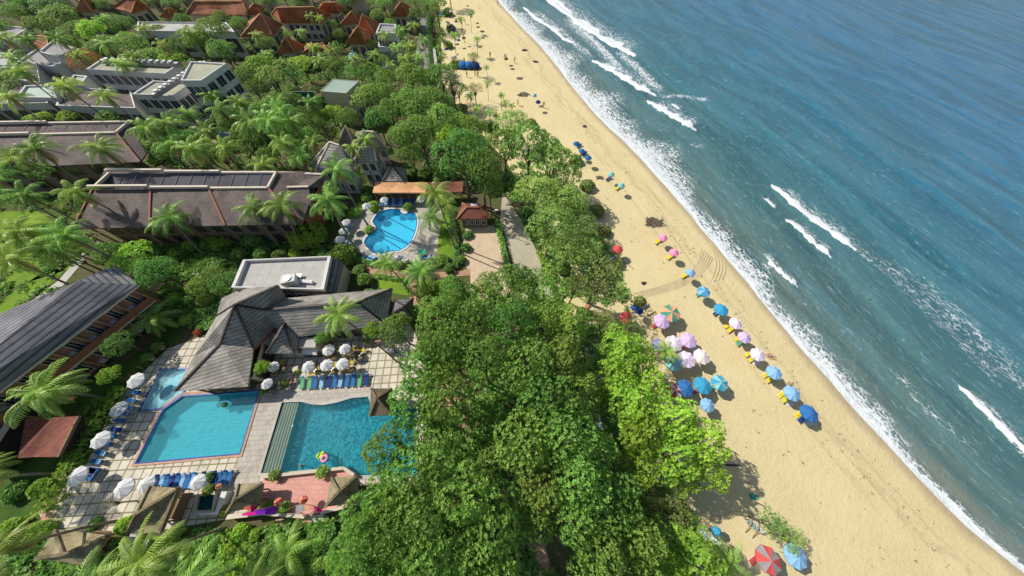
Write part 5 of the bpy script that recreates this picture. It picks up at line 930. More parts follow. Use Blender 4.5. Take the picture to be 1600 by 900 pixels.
for poly, cnt, hmax in REG:
    xs = [p[0] for p in poly]; ys = [p[1] for p in poly]; got = 0
    while got < cnt:
        x, y = random.uniform(min(xs), max(xs)), random.uniform(min(ys), max(ys))
        if not inpoly(x, y, poly): continue
        c = at(x, y); got += 1; r_ = random.uniform(.5, 1.5); hh = random.uniform(.25, hmax); t0 = random.random()
        for i in range(16):
            a, b = random.random()*6.28, math.sqrt(random.random()); cs.append((c.x+r_*b*math.cos(a), c.y+r_*b*math.sin(a), hh*(1-.6*b*b)*random.uniform(.5, 1))); ns.append((.5*b*math.cos(a), .5*b*math.sin(a), 1)); ts.append(min(1, max(0, t0*.6+random.gauss(.15, .15)))); szs.append(random.uniform(.22, .5))
tag(leafmesh('undergrowth', cs, ns, np.array(szs), 6, M['leaf'], None, np.array(ts), .5), kind='stuff')
# ------------------------------------------------------------------ parasols, loungers, tables, people
def mkparasol(r=1.25, h=2.2, rise=.38, n=8, val=.14, base=True):
    t = thing('parasol', 'parasol', 'parasol'); MB().tube([(0, 0, -.1), (0, 0, h+rise*.9)], .03, 6).build('pole', M['metal'], t)
    m = MB(); P = [(r*math.cos((i+.5)*2*PI/n), r*math.sin((i+.5)*2*PI/n)) for i in range(n)]
    for i in range(n):
        a, b = P[i], P[(i+1) % n]; mi = i % 2; mid = ((a[0]+b[0])*.49, (a[1]+b[1])*.49)
        fr = [.16, .45, .75, 1.0]; zz = [rise, rise*.66, rise*.3, 0]
        m.poly([(0, 0, h+rise*1.12), (a[0]*fr[0], a[1]*fr[0], h+zz[0]), (b[0]*fr[0], b[1]*fr[0], h+zz[0])], mi)
        for k_ in range(3):
            f0, f1, z0, z1 = fr[k_], fr[k_+1], zz[k_], zz[k_+1]; sg = .035*(k_+1)
            m.poly([(a[0]*f0, a[1]*f0, h+z0), (a[0]*f1, a[1]*f1, h+z1), (mid[0]*f1, mid[1]*f1, h+z1-sg*.6), (mid[0]*f0, mid[1]*f0, h+z0-sg*.3)], mi); m.poly([(mid[0]*f0, mid[1]*f0, h+z0-sg*.3), (mid[0]*f1, mid[1]*f1, h+z1-sg*.6), (b[0]*f1, b[1]*f1, h+z1), (b[0]*f0, b[1]*f0, h+z0)], mi)
        m.poly([(a[0], a[1], h), (a[0], a[1], h-val), (mid[0], mid[1], h-.07-val*1.2), (mid[0], mid[1], h-.063)], mi); m.poly([(mid[0], mid[1], h-.063), (mid[0], mid[1], h-.07-val*1.2), (b[0], b[1], h-val), (b[0], b[1], h)], mi)
    cn = m.build('canopy', [M['white cloth'], M['white cloth']], t); MB().sphere((0, 0, h+rise*1.15), .05, 6, 4).build('finial', M['metal'], cn)
    if base: MB().tube([(0, 0, 0), (0, 0, .12)], [.32, .26], 10).build('base', M['stone'], t)
    return t
PAR = mkparasol(); PARB = mkparasol(base=False)
def parasol(x, y, wpx, mats, label, group, h=2.2, pr=None, flat=False):
    c = at(x, y, h+.25); r_ = wpx/ppm(x, y, h)/2/1.25; o = dup(pr or PARB, (c.x, c.y, 0), random.random()*.78, (r_, r_, h/2.2), label, group); o.rotation_euler.x = random.uniform(-.06, .06); o.rotation_euler.y = random.uniform(-.06, .06)
    m = [M[k+' cloth'] for k in (mats if isinstance(mats, (list, tuple)) else (mats, mats))]; paint(o, m, 'canopy'); return o, c
def mklounger(cush=True):
    t = thing('sun_lounger', 'lounger', 'sun lounger'); L_, W_ = 1.95, .66; m = MB()
    for s in (-1, 1): m.beam((-.98, s*.32, .3), (.98, s*.32, .3), .05, .07)
    for i in range(6): m.beam((-.95+i*.38, -.32, .3), (-.95+i*.38, .32, .3), .06, .04)
    m.build('frame', M['plastic'], t)
    for sx in (-.8, .8):
        for sy in (-.29, .29): MB().tube([(sx, sy, 0), (sx, sy, .3)], .03, 6).build('leg', M['plastic'], t)
    MB().box((-.32, 0, .37), (1.28, .62, .09)).build('mattress', M['blue cloth'], t); b = MB(); b.beam((.3, 0, .38), (.95, 0, .66), .62, .09); b.build('backrest', M['blue cloth'], t); MB().beam((.74, 0, .63), (.92, 0, .71), .5, .08).build('pillow', M['white cloth'], t)
    return t
LNG = mklounger()
def lounger(x, y, hx, hy, col, label, group, pil='white', sc=(1, 1, 1), h=.35):
    c = at(x, y, h); e = at(x+hx, y+hy, h); o = dup(LNG, (c.x, c.y, 0.02), math.atan2(e.y-c.y, e.x-c.x)+random.uniform(-.05, .05), sc, label, group)
    for p in ('mattress', 'backrest'): paint(o, M[col], p)
    paint(o, M[pil+' cloth'], 'pillow'); return o
# white pool parasols
for i, (x, y, w_, lb) in enumerate([(209, 593, 25, 'white parasol highest along the left edge of the pool deck'), (180, 640, 24, 'white parasol second from the top along the left deck edge'), (151, 688, 27, 'white parasol third from the top along the left deck edge'), (118, 742, 29, 'white parasol lowest along the left deck edge, by the hedge'), (190, 762, 29, 'white parasol at the left end of the lower lounger row'), (222, 760, 25, 'white parasol beside the large thatched pavilion roof'), (307, 754, 24, 'white parasol standing over the lower lounger row near the thatched bar'), (510, 546, 19, 'speckled white parasol under the palm by the restaurant'), (536, 545, 18, 'white parasol furthest right near the restaurant wall'), (425, 571, 17, 'half-shaded white parasol by the restaurant corner'), (480, 572, 19, 'white parasol left of three in the upper deck row'), (507, 571, 20, 'white parasol in the middle of three on the upper deck'), (534, 568, 20, 'white parasol right of three in the upper deck row'), (415, 600, 18, 'white parasol at the corner between the pale and teal pools'), (600, 310, 13, 'white parasol in front of the orange bar roof, left'), (657, 309, 13, 'white parasol in front of the orange bar roof, right'), (571, 320, 14, 'white parasol above left of the heart-shaped pool'), (540, 346, 14, 'white parasol upper one left of the heart-shaped pool'), (534, 360, 14, 'white parasol middle one left of the heart-shaped pool'), (529, 373, 16, 'white parasol lower one left of the heart-shaped pool'), (621, 402, 13, 'white parasol below the heart-shaped pool')]):
    parasol(x, y, w_, 'white', lb, 'white pool parasols', 2.3, PAR)
p = at(485, 547, 1.8); tb = thing('canopy_cart', 'white canopied cart beside the porch roof', 'cart', (p.x, p.y, 0))
MB().box((p.x, p.y, 1.0), (1.9, .9, .9), rotA).build('body', M['wood'], tb); m = MB(); m.poly([p+Vector((-1.2, -.7, 0)), p+Vector((1.2, -.7, 0)), p+Vector((.9, 0, .4)), p+Vector((-.9, 0, .4))]); m.poly([p+Vector((1.2, .7, 0)), p+Vector((-1.2, .7, 0)), p+Vector((-.9, 0, .4)), p+Vector((.9, 0, .4))]); m.poly([p+Vector((-1.2, .7, 0)), p+Vector((-1.2, -.7, 0)), p+Vector((-.9, 0, .4))]); m.poly([p+Vector((1.2, -.7, 0)), p+Vector((1.2, .7, 0)), p+Vector((.9, 0, .4))]); m.build('canopy', M['white cloth'], tb)
for s in (-.8, .8):
    MB().tube([(p.x+s, p.y-.4, .5), (p.x+s, p.y-.4, 1.85)], .04).build('post', M['wood'], tb); MB().tube([(p.x+s, p.y-.5, .3), (p.x+s, p.y-.42, .3)], .3, 10).build('wheel', M['dark'], tb)
# lounger rows
for i, (x, col) in enumerate(zip([855, 907, 945, 990, 1040, 1082, 1122, 1168, 1210, 1255, 1302], ['seat green cloth' if False else 'seat green']*2+['blue cloth', 'sky blue cloth', 'navy cloth', 'blue cloth', 'sky blue cloth', 'blue cloth', 'blue cloth', 'seat green', 'navy cloth'])):
    lounger(280+x/4.444, 550+(212-i*2.2)/4.444, 1.5, -9, col, f"{'green' if col == 'seat green' else 'pale blue' if col[:3] == 'sky' else 'navy' if col[:4] == 'navy' else 'blue'} lounger, {ORD[i]} from the left above the teal pool", 'loungers above the teal pool', random.choice(['white', 'navy', 'sky blue']), (.92, .86, 1))
for i in range(15):
    if i == 8: continue
    t = i/14; lounger(245+t*114, 753.5-t*7.5, 3, -8, random.choice(['blue cloth', 'blue cloth', 'navy cloth', 'sky blue cloth']), f'blue lounger, {ORD[i]} from the left in the row below the pale pool', 'loungers below the pale pool', random.choice(['navy', 'blue', 'white']), (.88, .74, 1))
for i, (x, y) in enumerate([(214, 613), (207, 626), (203, 637), (196, 646), (189, 657), (184, 671), (176, 680), (169, 693), (160, 708), (152, 721), (149, 734), (160-3, 742-2), (152, 752-4), (140, 747)][:14]):
    if i in (11, 12): x, y = [(147, 736), (143, 741)][i-11]
    lounger(x, y, -9 if False else 9, 1.5, random.choice(['blue cloth', 'navy cloth', 'blue cloth']), f'blue lounger, {ORD[i]} from the top along the left deck edge', 'loungers along the left deck edge', random.choice(['blue', 'navy', 'white']), (.9, .8, 1))
for i in range(9):
    lounger(597+i*6, 315.5, .8, -6, random.choice(['blue cloth', 'sky blue cloth', 'blue cloth']), f'blue lounger, {ORD[i]} from the left below the orange bar roof', 'loungers below the orange bar roof', random.choice(['white', 'sky blue']))
for i, (x, y, dx, dy) in enumerate([(544, 353, 6, 1), (540, 366, 6, 1), (536, 378, 6, 1), (541, 381, 6, 1), (565, 404, -4, 4), (574, 405, -4, 4), (580, 406, -4, 4), (632, 404, 4, 3), (664, 402, 6, 0)]):
    lounger(x, y, dx, dy, random.choice(['sky blue cloth', 'blue cloth', 'grey cloth']), f'loose lounger, {ORD[i]} clockwise from the left around the heart-shaped terrace', 'loose loungers around the heart-shaped pool', 'white')
p = at(659, 394, 1.0); t = thing('table', 'square green-topped stand at the corner of the heart-shaped terrace', 'table', (p.x, p.y, 0)); MB().box((p.x, p.y, 1.05), (1.5, 1.2, .1), .1).build('top', M['green cloth'], t)
for sx in (-.6, .6):
    for sy in (-.45, .45): MB().tube([(p.x+sx, p.y+sy, 0), (p.x+sx, p.y+sy, 1.0)], .04).build('leg', M['wood'], t)
# tables and chairs on the deck
def mktable():
    t = thing('dining_table', 'table', 'table'); MB().tube([(0, 0, .7), (0, 0, .75)], .5, 16).build('top', M['wood'], t); MB().tube([(0, 0, .06), (0, 0, .7)], .05, 8).build('stem', M['metal'], t); MB().tube([(0, 0, 0), (0, 0, .06)], .26, 12).build('foot', M['metal'], t); return t
def mkchair():
    t = thing('rattan_chair', 'chair', 'chair'); MB().box((0, 0, .44), (.5, .5, .07)).build('seat', M['yellow cloth'], t); MB().box((0, .25, .72), (.5, .06, .5)).build('backrest', M['cap'], t)
    for sx in (-.21, .21):
        for sy in (-.21, .21): MB().tube([(sx, sy, 0), (sx, sy, .41)], .025, 5).build('leg', M['wood'], t)
    for sx in (-.25, .25): MB().beam((sx, -.2, .64), (sx, .24, .64), .05, .04).build('armrest', M['wood'], t)
    return t
TB, CH = mktable(), mkchair()
for j, (x, y, lb) in enumerate([(520, 552, 'speckled parasol by the palm'), (546, 551, 'rightmost parasol by the restaurant'), (435, 575, 'half-shaded parasol at the restaurant corner'), (489, 577, 'left of the three deck parasols'), (516, 575, 'middle one of the three deck parasols'), (543, 573, 'right one of the three deck parasols'), (427, 604, 'parasol between the pale and teal pools'), (452, 597, 'row of green and blue loungers'), (560, 552, 'sunlit tiles right of the parasols')]):
    c = at(x, y, .5); dup(TB, (c.x, c.y, .02), 0, (1, 1, 1), f'round wooden table beside the {lb}', 'round deck tables')
    for i in range(4):
        a = i*PI/2+.6+j*.4; o = dup(CH, (c.x+.82*math.cos(a), c.y+.82*math.sin(a), .02), a-PI/2, (1, 1, 1), f'yellow-seated chair at the table by the {lb}', 'chairs round the table by the '+lb)
        if j in (6, 7): paint(o, M['cap'], 'seat')
pt = {}
def mkpot():
    t = thing('potted_plant', 'plant', 'plant'); MB().tube([(0, 0, 0), (0, 0, .25), (0, 0, .5)], [.24, .34, .38], 12).build('pot', M['coping'], t); k_ = 60; d_ = rng.normal(size=(k_, 3)); d_[:, 2] = np.abs(d_[:, 2]); d_ /= np.linalg.norm(d_, axis=1)[:, None]; leafmesh('foliage', d_*.45+[0, 0, .75], d_+[0, 0, .4], .3, 5, M['leaf'], t, None, .4); return t
POT = mkpot()
for x, y, s_, lb in [(575, 533, 1, 'potted plant by the pink sign at the restaurant'), (447, 600, .9, 'potted plant beside the green loungers'), (414, 612, .8, 'potted plant at the corner of the pale pool'), (434, 742, 1.1, 'potted plant on the pink terrace wall, left'), (508, 737, 1.2, 'potted plant on the pink terrace wall, right'), (424, 790, 1, 'potted plant among the colourful banners'), (449, 792, 1, 'potted plant right of the colourful banners'), (330, 745, .9, 'potted plant at the right end of the lower loungers'), (236, 560, 1.1, 'potted plant along the toddler pool path, lower'), (252, 543, 1.1, 'potted plant along the toddler pool path, upper'), (404, 775, 1, 'potted plant beside the thatched bar hut')]:
    c = at(x, y, .4); dup(POT, (c.x, c.y, .02), random.random()*6, (s_,)*3, lb)
def board(name, lb, cat, x, y, z, sz, mt, rz=0, post=True):
    p = at(x, y, z); t = thing(name, lb, cat, (p.x, p.y, 0)); MB().box((p.x, p.y, z), sz, rz).build('panel', M[mt], t)
    if post: MB().tube([(p.x, p.y, 0), (p.x, p.y, z)], .05).build('post', M['wood'], t)
board('sign_board', 'faded pink sign panel at the foot of the restaurant palm', 'sign', 591, 534, 1.2, (.95, .12, .8), 'pink', .3); board('speaker_box', 'dark square box standing on the deck under the trees', 'box', 611, 548, .5, (1.1, .8, .9), 'greyroof', .2)
# orange parasols and banners on the pink terrace
parasol(432, 783, 12, ('parasol orange',)*2 if False else ('orange', 'red'), 'left orange-red parasol on the pink terrace', 'orange terrace parasols', 2.0); parasol(471, 780, 12, ('orange', 'red'), 'right orange-red parasol on the pink terrace', 'orange terrace parasols', 2.0); parasol(339, 760, 9, ('orange', 'orange'), 'little orange parasol behind the lower lounger row', 'orange terrace parasols', 1.8)
def banner(lb, pts, wd, mats_, basept):
    """cloth hung in folds from a bent bamboo pole"""
    P_ = [at(x, y, h) for x, y, h in pts]; b = at(*basept); t = thing('festival_banner', lb, 'banner', (b.x, b.y, 0)); MB().tube(smoothline([Vector((b.x, b.y, 0)), P_[0]*.5+Vector((b.x, b.y, P_[0].z))*.5]+P_, 3, False), .035, 5).build('pole', M['wood'], t)
    S_ = smoothline(P_, 5, False); n_ = len(S_)
    for k_, mt in enumerate(mats_):
        m = MB(); i0_, i1_ = int(k_*(n_-1)/len(mats_)), int((k_+1)*(n_-1)/len(mats_))
        for i in range(i0_, i1_):
            a, b_ = S_[i], S_[i+1]; w0, w1 = wd*(1-.75*i/n_), wd*(1-.75*(i+1)/n_); f0, f1 = .22*math.sin(i*1.3), .22*math.sin((i+1)*1.3); m.poly([a, b_, b_+Vector((f1, -w1*.8, -w1*.45)), a+Vector((f0, -w0*.8, -w0*.45))])
        m.build('cloth', M[mt+' cloth'], t)
banner('long purple and magenta banner draped beside the thatched bar hut', [(430, 790, 2.6), (415, 794, 3.2), (398, 797, 3.4), (378, 803, 2.6)], 1.0, ['purple', 'purple', 'magenta'], (436, 796)); banner('orange and pink banner at the right of the terrace steps', [(462, 790, 2.0), (476, 788, 2.8), (490, 790, 2.8), (503, 796, 2.2)], 1.1, ['grey', 'orange', 'magenta'], (458, 797)); banner('small pink banner hanging over the thatched bar roof', [(401, 792, 3.0), (392, 790, 3.8), (382, 792, 3.6)], .9, ['magenta', 'red'], (405, 797))
# beach parasols
BP = [(901, 222, 10.5, 'blue', 'farthest deep blue parasol of three on the open sand'), (909, 234, 10.5, 'blue', 'middle deep blue parasol of three on the open sand'), (920, 245, 11, 'blue', 'nearest deep blue parasol of three on the open sand'), (956, 271, 10.5, 'pale teal', 'pale turquoise parasol farther from the camera, alone on the sand'), (972, 288, 11.5, 'pale teal', 'pale turquoise parasol closer to the camera, alone on the sand'), (1037, 370, 14.5, 'pink', 'pink parasol farther of the two, below the dark heap'), (1055, 393, 15, 'pink', 'pink parasol nearer of the two, below the dark heap'), (967, 387, 16, 'red', 'red patterned parasol at the edge of the beach trees'), (1080, 425, 15.5, 'sky blue', 'light blue parasol at the tyre tracks'), (1102, 454, 20, ('teal', 'sky blue'), 'mid blue parasol just below the tyre tracks'), (1130, 483, 22, 'teal', 'teal blue parasol at the top of the lilac row'), (1151, 504, 20, 'pale lilac', 'first lilac parasol below the teal blue one'), (1166, 525, 20, 'lilac', 'second lilac parasol below the teal blue one'), (1187, 552, 22, 'pale lilac', 'third lilac parasol, beside the sunbather'), (1214, 582, 23, 'sky blue', 'light blue parasol below the sunbather'), (1240, 613, 25, 'sky blue', 'light blue parasol next to the nearest deep blue one'), (1268, 646, 27, 'blue', 'nearest deep blue parasol at the end of the row'), (1049, 487, 30, ('orange', 'green'), 'large green and orange panelled parasol'), (1034, 500, 26, 'lilac', 'lilac parasol touching the green and orange one'), (1054, 535, 27, 'pale lilac', 'pale lilac parasol left of the cluster middle'), (1078, 530, 26, 'lilac', 'lilac parasol at the top of the cluster'), (1075, 561, 28, 'pale lilac', 'pale lilac parasol lowest in the cluster'), (1097, 556, 26, 'blush', 'blush white parasol at the right of the cluster'), (1055, 567, 26, 'pale teal', 'faded turquoise parasol half under a palm'), (1030, 538, 22, 'violet', 'violet parasol half hidden by leaves'), (1072, 605, 27, 'blue', 'deep blue parasol left of three below the lilac cluster'), (1099, 601, 28, 'teal', 'teal blue parasol in the middle below the lilac cluster'), (1127, 597, 26, ('teal', 'pale teal'), 'soft blue parasol right of three below the lilac cluster'), (1107, 632, 22, 'sky blue', 'light blue parasol poking out of the lime green trees'), (1056, 611, 24, ('red', 'blush'), 'red and blush parasol under the lime green trees'), (979, 494, 21, ('red', 'red'), 'bright red parasol under thin olive branches'), (921, 478, 10, 'orange', 'small orange parasol among the olive branches'), (1205, 878, 38, ('red', 'grey'), 'big red and grey panelled parasol at the bottom'), (1248, 872, 34, ('sky blue', 'sky blue'), 'big light blue parasol under sparse branches at the bottom'), (1124, 829, 14, 'teal', 'small teal parasol beside the stacked loungers'), (1000, 484, 14, 'navy', 'dark blue parasol just left of the lilac one'),
      (835, 147, 7, 'sky blue', 'small light blue parasol far up the beach'), (841, 157, 8, 'navy', 'small dark parasol just below the far light blue one'), (788, 85, 6.5, ('white', 'orange'), 'small white and orange parasol far up the beach'), (791, 90, 6.5, 'brown', 'small brown parasol by the far white and orange one')]
cols = {}
for x, y, w_, c_, lb in BP: parasol(x, y, w_, c_, lb, 'parasols on the beach', 2.35 if y < 860 else 2.5)
for i, (x, y, w_, c_) in enumerate([(700, 37, 6, 'blush'), (708, 43, 5, 'navy'), (701, 34, 5, 'white'), (716, 61, 6, 'blue'), (697, 75, 6, 'navy'), (710, 88, 7, 'grey'), (714, 83, 5, 'blush'), (724, 58, 5, 'brown'), (706, 92, 5, 'orange'), (695, 63, 5, 'violet'), (690, 20, 6, 'blue'), (704, 16, 5, 'blush'), (712, 32, 5, 'brown')]): parasol(x, y, w_, c_, {'blush': 'tiny blush pink', 'navy': 'tiny navy', 'white': 'tiny white', 'blue': 'tiny blue', 'grey': 'tiny grey', 'brown': 'tiny brown', 'orange': 'tiny orange', 'violet': 'tiny violet'}[c_]+' parasol far up the beach by the road'+('' if i in (2, 5, 8, 9) else ', '+{0: 'upper of the blush ones', 1: 'upper of the navy ones', 3: 'lower of the blue ones', 4: 'lower of the navy ones', 6: 'lowest of the blush ones', 7: 'lower of the brown ones', 10: 'upper of the blue ones', 11: 'topmost of the blush ones', 12: 'upper of the brown ones'}[i]), 'tiny parasols by the beach road', 2.0)
# beach loungers beside them
for i, (x, y, c_, lb) in enumerate([(951, 279, 'navy cloth', 'dark lounger by the farther pale turquoise parasol'), (966, 293, 'yellow cloth', 'yellow lounger by the nearer pale turquoise parasol'), (1028, 377, 'yellow cloth', 'yellow lounger by the farther pink parasol'), (1047, 401, 'yellow cloth', 'yellow lounger by the nearer pink parasol'), (1070, 430, 'yellow cloth', 'yellow lounger by the light blue parasol at the tyre tracks'), (1093, 458, 'seat green', 'green lounger by the mid blue parasol'), (1120, 488, 'navy cloth', 'dark lounger by the teal blue parasol'), (1137, 508, 'yellow cloth', 'upper yellow lounger by the first lilac parasol'), (1142, 514, 'yellow cloth', 'lower yellow lounger by the first lilac parasol'), (1153, 528, 'yellow cloth', 'upper yellow lounger by the second lilac parasol'), (1157, 535, 'seat green', 'green lounger by the second lilac parasol'), (1170, 552, 'yellow cloth', 'upper yellow lounger by the third lilac parasol'), (1176, 560, 'yellow cloth', 'lower yellow lounger by the third lilac parasol'), (1198, 585, 'yellow cloth', 'upper yellow lounger by the light blue parasol below the sunbather'), (1204, 592, 'yellow cloth', 'lower yellow lounger by the light blue parasol below the sunbather'), (1222, 616, 'yellow cloth', 'upper yellow lounger by the second last parasol'), (1228, 623, 'yellow cloth', 'lower yellow lounger by the second last parasol'), (1248, 647, 'yellow cloth', 'upper yellow lounger by the last deep blue parasol'), (1254, 654, 'navy cloth', 'navy lounger by the last deep blue parasol'), (1025, 507, 'red cloth', 'red lounger by the lilac parasol beside green and orange'), (1047, 545, 'red cloth', 'red lounger under the left pale lilac parasol'), (1071, 540, 'red cloth', 'red lounger between two lilac parasols'), (1060, 601, 'red cloth', 'red lounger left of the deep blue parasol'), (1088, 610, 'red cloth', 'red lounger between deep blue and teal parasols'), (1114, 604, 'seat green', 'green lounger between teal and soft blue parasols'), (1180, 873, 'red cloth', 'red lounger by the big red and grey parasol'), (991, 478, 'blue cloth', 'blue lounger beside the bright red parasol'), (1005, 478, 'plastic', 'white lounger by the olive branches'), (905, 228, 'navy cloth', 'dark lounger between the first two deep blue parasols'), (913, 241, 'navy cloth', 'dark lounger between the last two deep blue parasols'), (962, 392, 'red cloth', 'red lounger by the red patterned parasol'), (958, 404, 'sky blue cloth', 'pale blue lounger below the red patterned parasol')]):
    lounger(x, y, 5, -3.5, c_, lb, 'loungers on the beach', random.choice(['white', 'yellow', 'navy']), (.85, .8, 1))
# small things on the sand
def heap(x, y, w_, lb, mt=('dark', 'bark', 'leaf'), n=26):
    p = at(x, y); r_ = w_/ppm(x, y)/2; m = MB(); m.tube([(p.x, p.y, .0), (p.x, p.y, .1), (p.x, p.y, .2)], [r_*.9, r_*.7, r_*.25], 9)
    for i in range(n):
        a = random.random()*6.28; q = Vector((p.x+r_*random.uniform(-.9, .9), p.y+r_*.6*random.uniform(-.9, .9), .12+.1*random.random())); d_ = Vector((math.cos(a), math.sin(a), .25*random.random()))*r_*random.uniform(.2, .5); m.tube([q-d_, q+d_], .06*max(1, r_*.7), 4)
    return tag(m.build('seaweed_heap', M[mt[0]], None, merge=False), lb, 'heap')
heap(1022, 348, 27, 'long dark heap of driftwood on the sand above the pink parasols', ('bark',), 60)
for x, y, w_, lb in [(837, 97, 8, 'dark heap nearest the wet sand far up the beach'), (820, 79, 9, 'dark heap just above the one nearest the wet sand'), (812, 123, 10, 'brown heap alone in the middle of the far sand'), (818, 148, 19, 'wide brown heap left of the small light blue parasol'), (914, 198, 8, 'small dark heap above the deep blue parasols'), (937, 278, 12, 'low dark heap beside the pale turquoise parasols'), (1005, 443, 8, 'small dark heap right of the olive tree'), (746, 37, 5, 'dark spot uppermost in the far diagonal line of heaps'), (747, 43, 6, 'dark spot second in the far diagonal line of heaps'), (753, 50, 7, 'dark spot third in the far diagonal line of heaps'), (755, 60, 5, 'dark spot last in the far diagonal line of heaps'), (731, 10, 4, 'dark spot at the very top of the beach'), (725, 59, 6, 'dark lump by the tiny brown parasol'), (714, 70, 6, 'dark lump below the small beach palm')]: heap(x, y, w_, lb, ('bark',) if w_ > 9 else ('dark',), 16)
def plank(lb, x0, y0, x1, y1, mt, r_=.12, z=.12, nm='driftwood_pole', cat='pole'): m = MB(); m.tube([at(x0, y0)+Vector((0, 0, z)), at((x0+x1)/2, (y0+y1)/2+.2)+Vector((0, 0, z+.04)), at(x1, y1)+Vector((0, 0, z))], [r_, r_, r_*.7], 7); tag(m.build(nm, M[mt], None), lb, cat)
plank('dark pole lying in the tree shadow on the sand', 1131, 726, 1155, 727, 'dark'); plank('thin pole lying on the sand above the sparse bush', 1178, 783, 1196, 792, 'bark', .06); plank('thin dark pole below the lilac parasol', 1012, 494, 1024, 487, 'dark', .07); plank('thin pole across the sand near the red patterned parasol', 973, 408, 990, 421, 'bark', .05)
p, p2 = at(1169, 774), at(1183, 778); v = (p2-p).normalized(); sf = MB(); nn = 9
ring = []
for i in range(nn): t = i/(nn-1); w_ = .34*math.sin(PI*(.06+.88*t))**.7; c = p.lerp(p2, t); ring.append((c+Vector((-v.y, v.x, 0))*w_, c-Vector((-v.y, v.x, 0))*w_, .14+.1*(2*t-1)**4))
for a, b in zip(ring, ring[1:]): sf.poly([Vector((a[1].x, a[1].y, a[2])), Vector((b[1].x, b[1].y, b[2])), Vector((b[0].x, b[0].y, b[2])), Vector((a[0].x, a[0].y, a[2]))]); sf.poly([Vector((a[0].x, a[0].y, a[2]-.07)), Vector((b[0].x, b[0].y, b[2]-.07)), Vector((b[1].x, b[1].y, b[2]-.07)), Vector((a[1].x, a[1].y, a[2]-.07))])
t = thing('surfboard', 'teal board lying at the tip of the tree shadow', 'surfboard', (p.x, p.y, 0)); sf.build('deck', M['green cloth'], t); c = p.lerp(p2, .1); MB().beam((c.x, c.y, .2), (c.x+.02, c.y, .36), .12, .03).build('fin', M['dark'], t)
def boat(x0, y0, x1, y1, lb, hull, trim, outr=True):
    a, b = at(x0, y0), at(x1, y1); v = (b-a).normalized(); s = Vector((-v.y, v.x, 0)); L_ = (b-a).length; t = thing('outrigger_boat', lb, 'boat', (a.x, a.y, 0)); m = MB(); ml = MB(); n_ = 11; R_ = []
    for i in range(n_):
        u = i/(n_-1); w_ = .42*math.sin(PI*(.04+.92*u))**.8; z = .55+.35*(2*u-1)**4; c = a.lerp(b, u); R_.append([c+s*w_+Vector((0, 0, z)), c+s*w_*.75+Vector((0, 0, .2)), c+Vector((0, 0, .04+.3*(2*u-1)**6)), c-s*w_*.75+Vector((0, 0, .2)), c-s*w_+Vector((0, 0, z)), c-s*w_*.8+Vector((0, 0, z-.05)), c+Vector((0, 0, .16+.3*(2*u-1)**6)), c+s*w_*.8+Vector((0, 0, z-.05))])
    for p_, q_ in zip(R_, R_[1:]):
        for k_ in range(8): m.poly([p_[k_], q_[k_], q_[(k_+1) % 8], p_[(k_+1) % 8]])
    m.build('hull', M[hull], t)
    for u in (.3, .5, .72): c = a.lerp(b, u); MB().beam(c-s*.38+Vector((0, 0, .5)), c+s*.38+Vector((0, 0, .5)), .25, .05).build('thwart', M[trim], t)
    if outr:
        for sg in (-1, 1): MB().tube([a.lerp(b, .1)+s*sg*1.25+Vector((0, 0, .12)), a.lerp(b, .9)+s*sg*1.25+Vector((0, 0, .12))], .07, 6).build('float', M['white'], t)
        for u in (.3, .7): c = a.lerp(b, u); MB().tube([c-s*1.25+Vector((0, 0, .14)), c+Vector((0, 0, .75)), c+s*1.25+Vector((0, 0, .14))], .04, 5).build('boom', M['wood'], t)
boat(1160, 810, 1187, 831, 'pale green and white boat half under the sparse bush', 'white', 'greenroof'); boat(930, 640, 942, 700, 'narrow pale blue boat lying in the dark gap between the trees', 'white', 'sky blue cloth'); boat(905, 418, 915, 432, 'dark boat under the feathery trees near the promenade', 'dark', 'blue cloth', False)
for k_ in range(3): o = lounger(1101+k_*1.0, 838-k_*1.5, 6, 7, 'plastic', f"white lounger, {('lowest', 'middle', 'topmost')[k_]} of the stack beside the small teal parasol", 'stacked white loungers'); o.location.z = .02+.4*k_
o = lounger(1115, 842, 5, 8, 'blue cloth', 'blue lounger leaning by the stack of white loungers', 'loungers on the beach')
p = at(735, 106); t = thing('covered_boat', 'bulging blue tarpaulin over a boat beside the beach tree', 'covered boat', (p.x, p.y, 0))
for i, x in enumerate((724, 733, 742)): q = at(x, 106+i*.3); MB().sphere((q.x, q.y, .5), 1.55, 12, 8, None, .75).build('cover', M['blue cloth' if i < 2 else 'navy cloth'], t, smooth=True)
MB().beam(at(720, 108)+Vector((0, 0, .3)), at(748, 109)+Vector((0, 0, .3)), 1.2, .5).build('hull', M['dark'], t)
def lamp(x, y, h, lb):
    p = at(x, y); t = thing('street_lamp', lb, 'lamp', (p.x, p.y, 0)); MB().tube([(p.x, p.y, 0), (p.x, p.y, h), (p.x-.8, p.y, h+.2)], [.09, .06, .04], 7).build('post', M['metal'], t); MB().box((p.x-.95, p.y, h+.2), (.55, .2, .12)).build('lamp_head', M['plastic'], t)
lamp(785, 365, 6, 'pale lamp post at the corner of courtyard and promenade'); lamp(649, 372, 4, 'thin lamp post on the edge of the heart-shaped pool terrace') if False else None; lamp(648, 98, 6, 'lamp post beside the beach road')
for i in range(6):
    x0 = 992+i*4; strip([(x0-4, 459+i*1.1), (1030+i*3, 448+i*1.2), (1068+i*2.6, 433+i*1.5), (1090+i*2.5, 410+i*2), (1096+i*3.4, 388+i*3)], .16, .098, tm)
for i in range(4): strip([(1110+i*6, 440-i*1), (1118+i*5, 418+i), (1116+i*4.4, 396+i*2), (1108+i*4, 378+i*3)], .14, .1, tm)
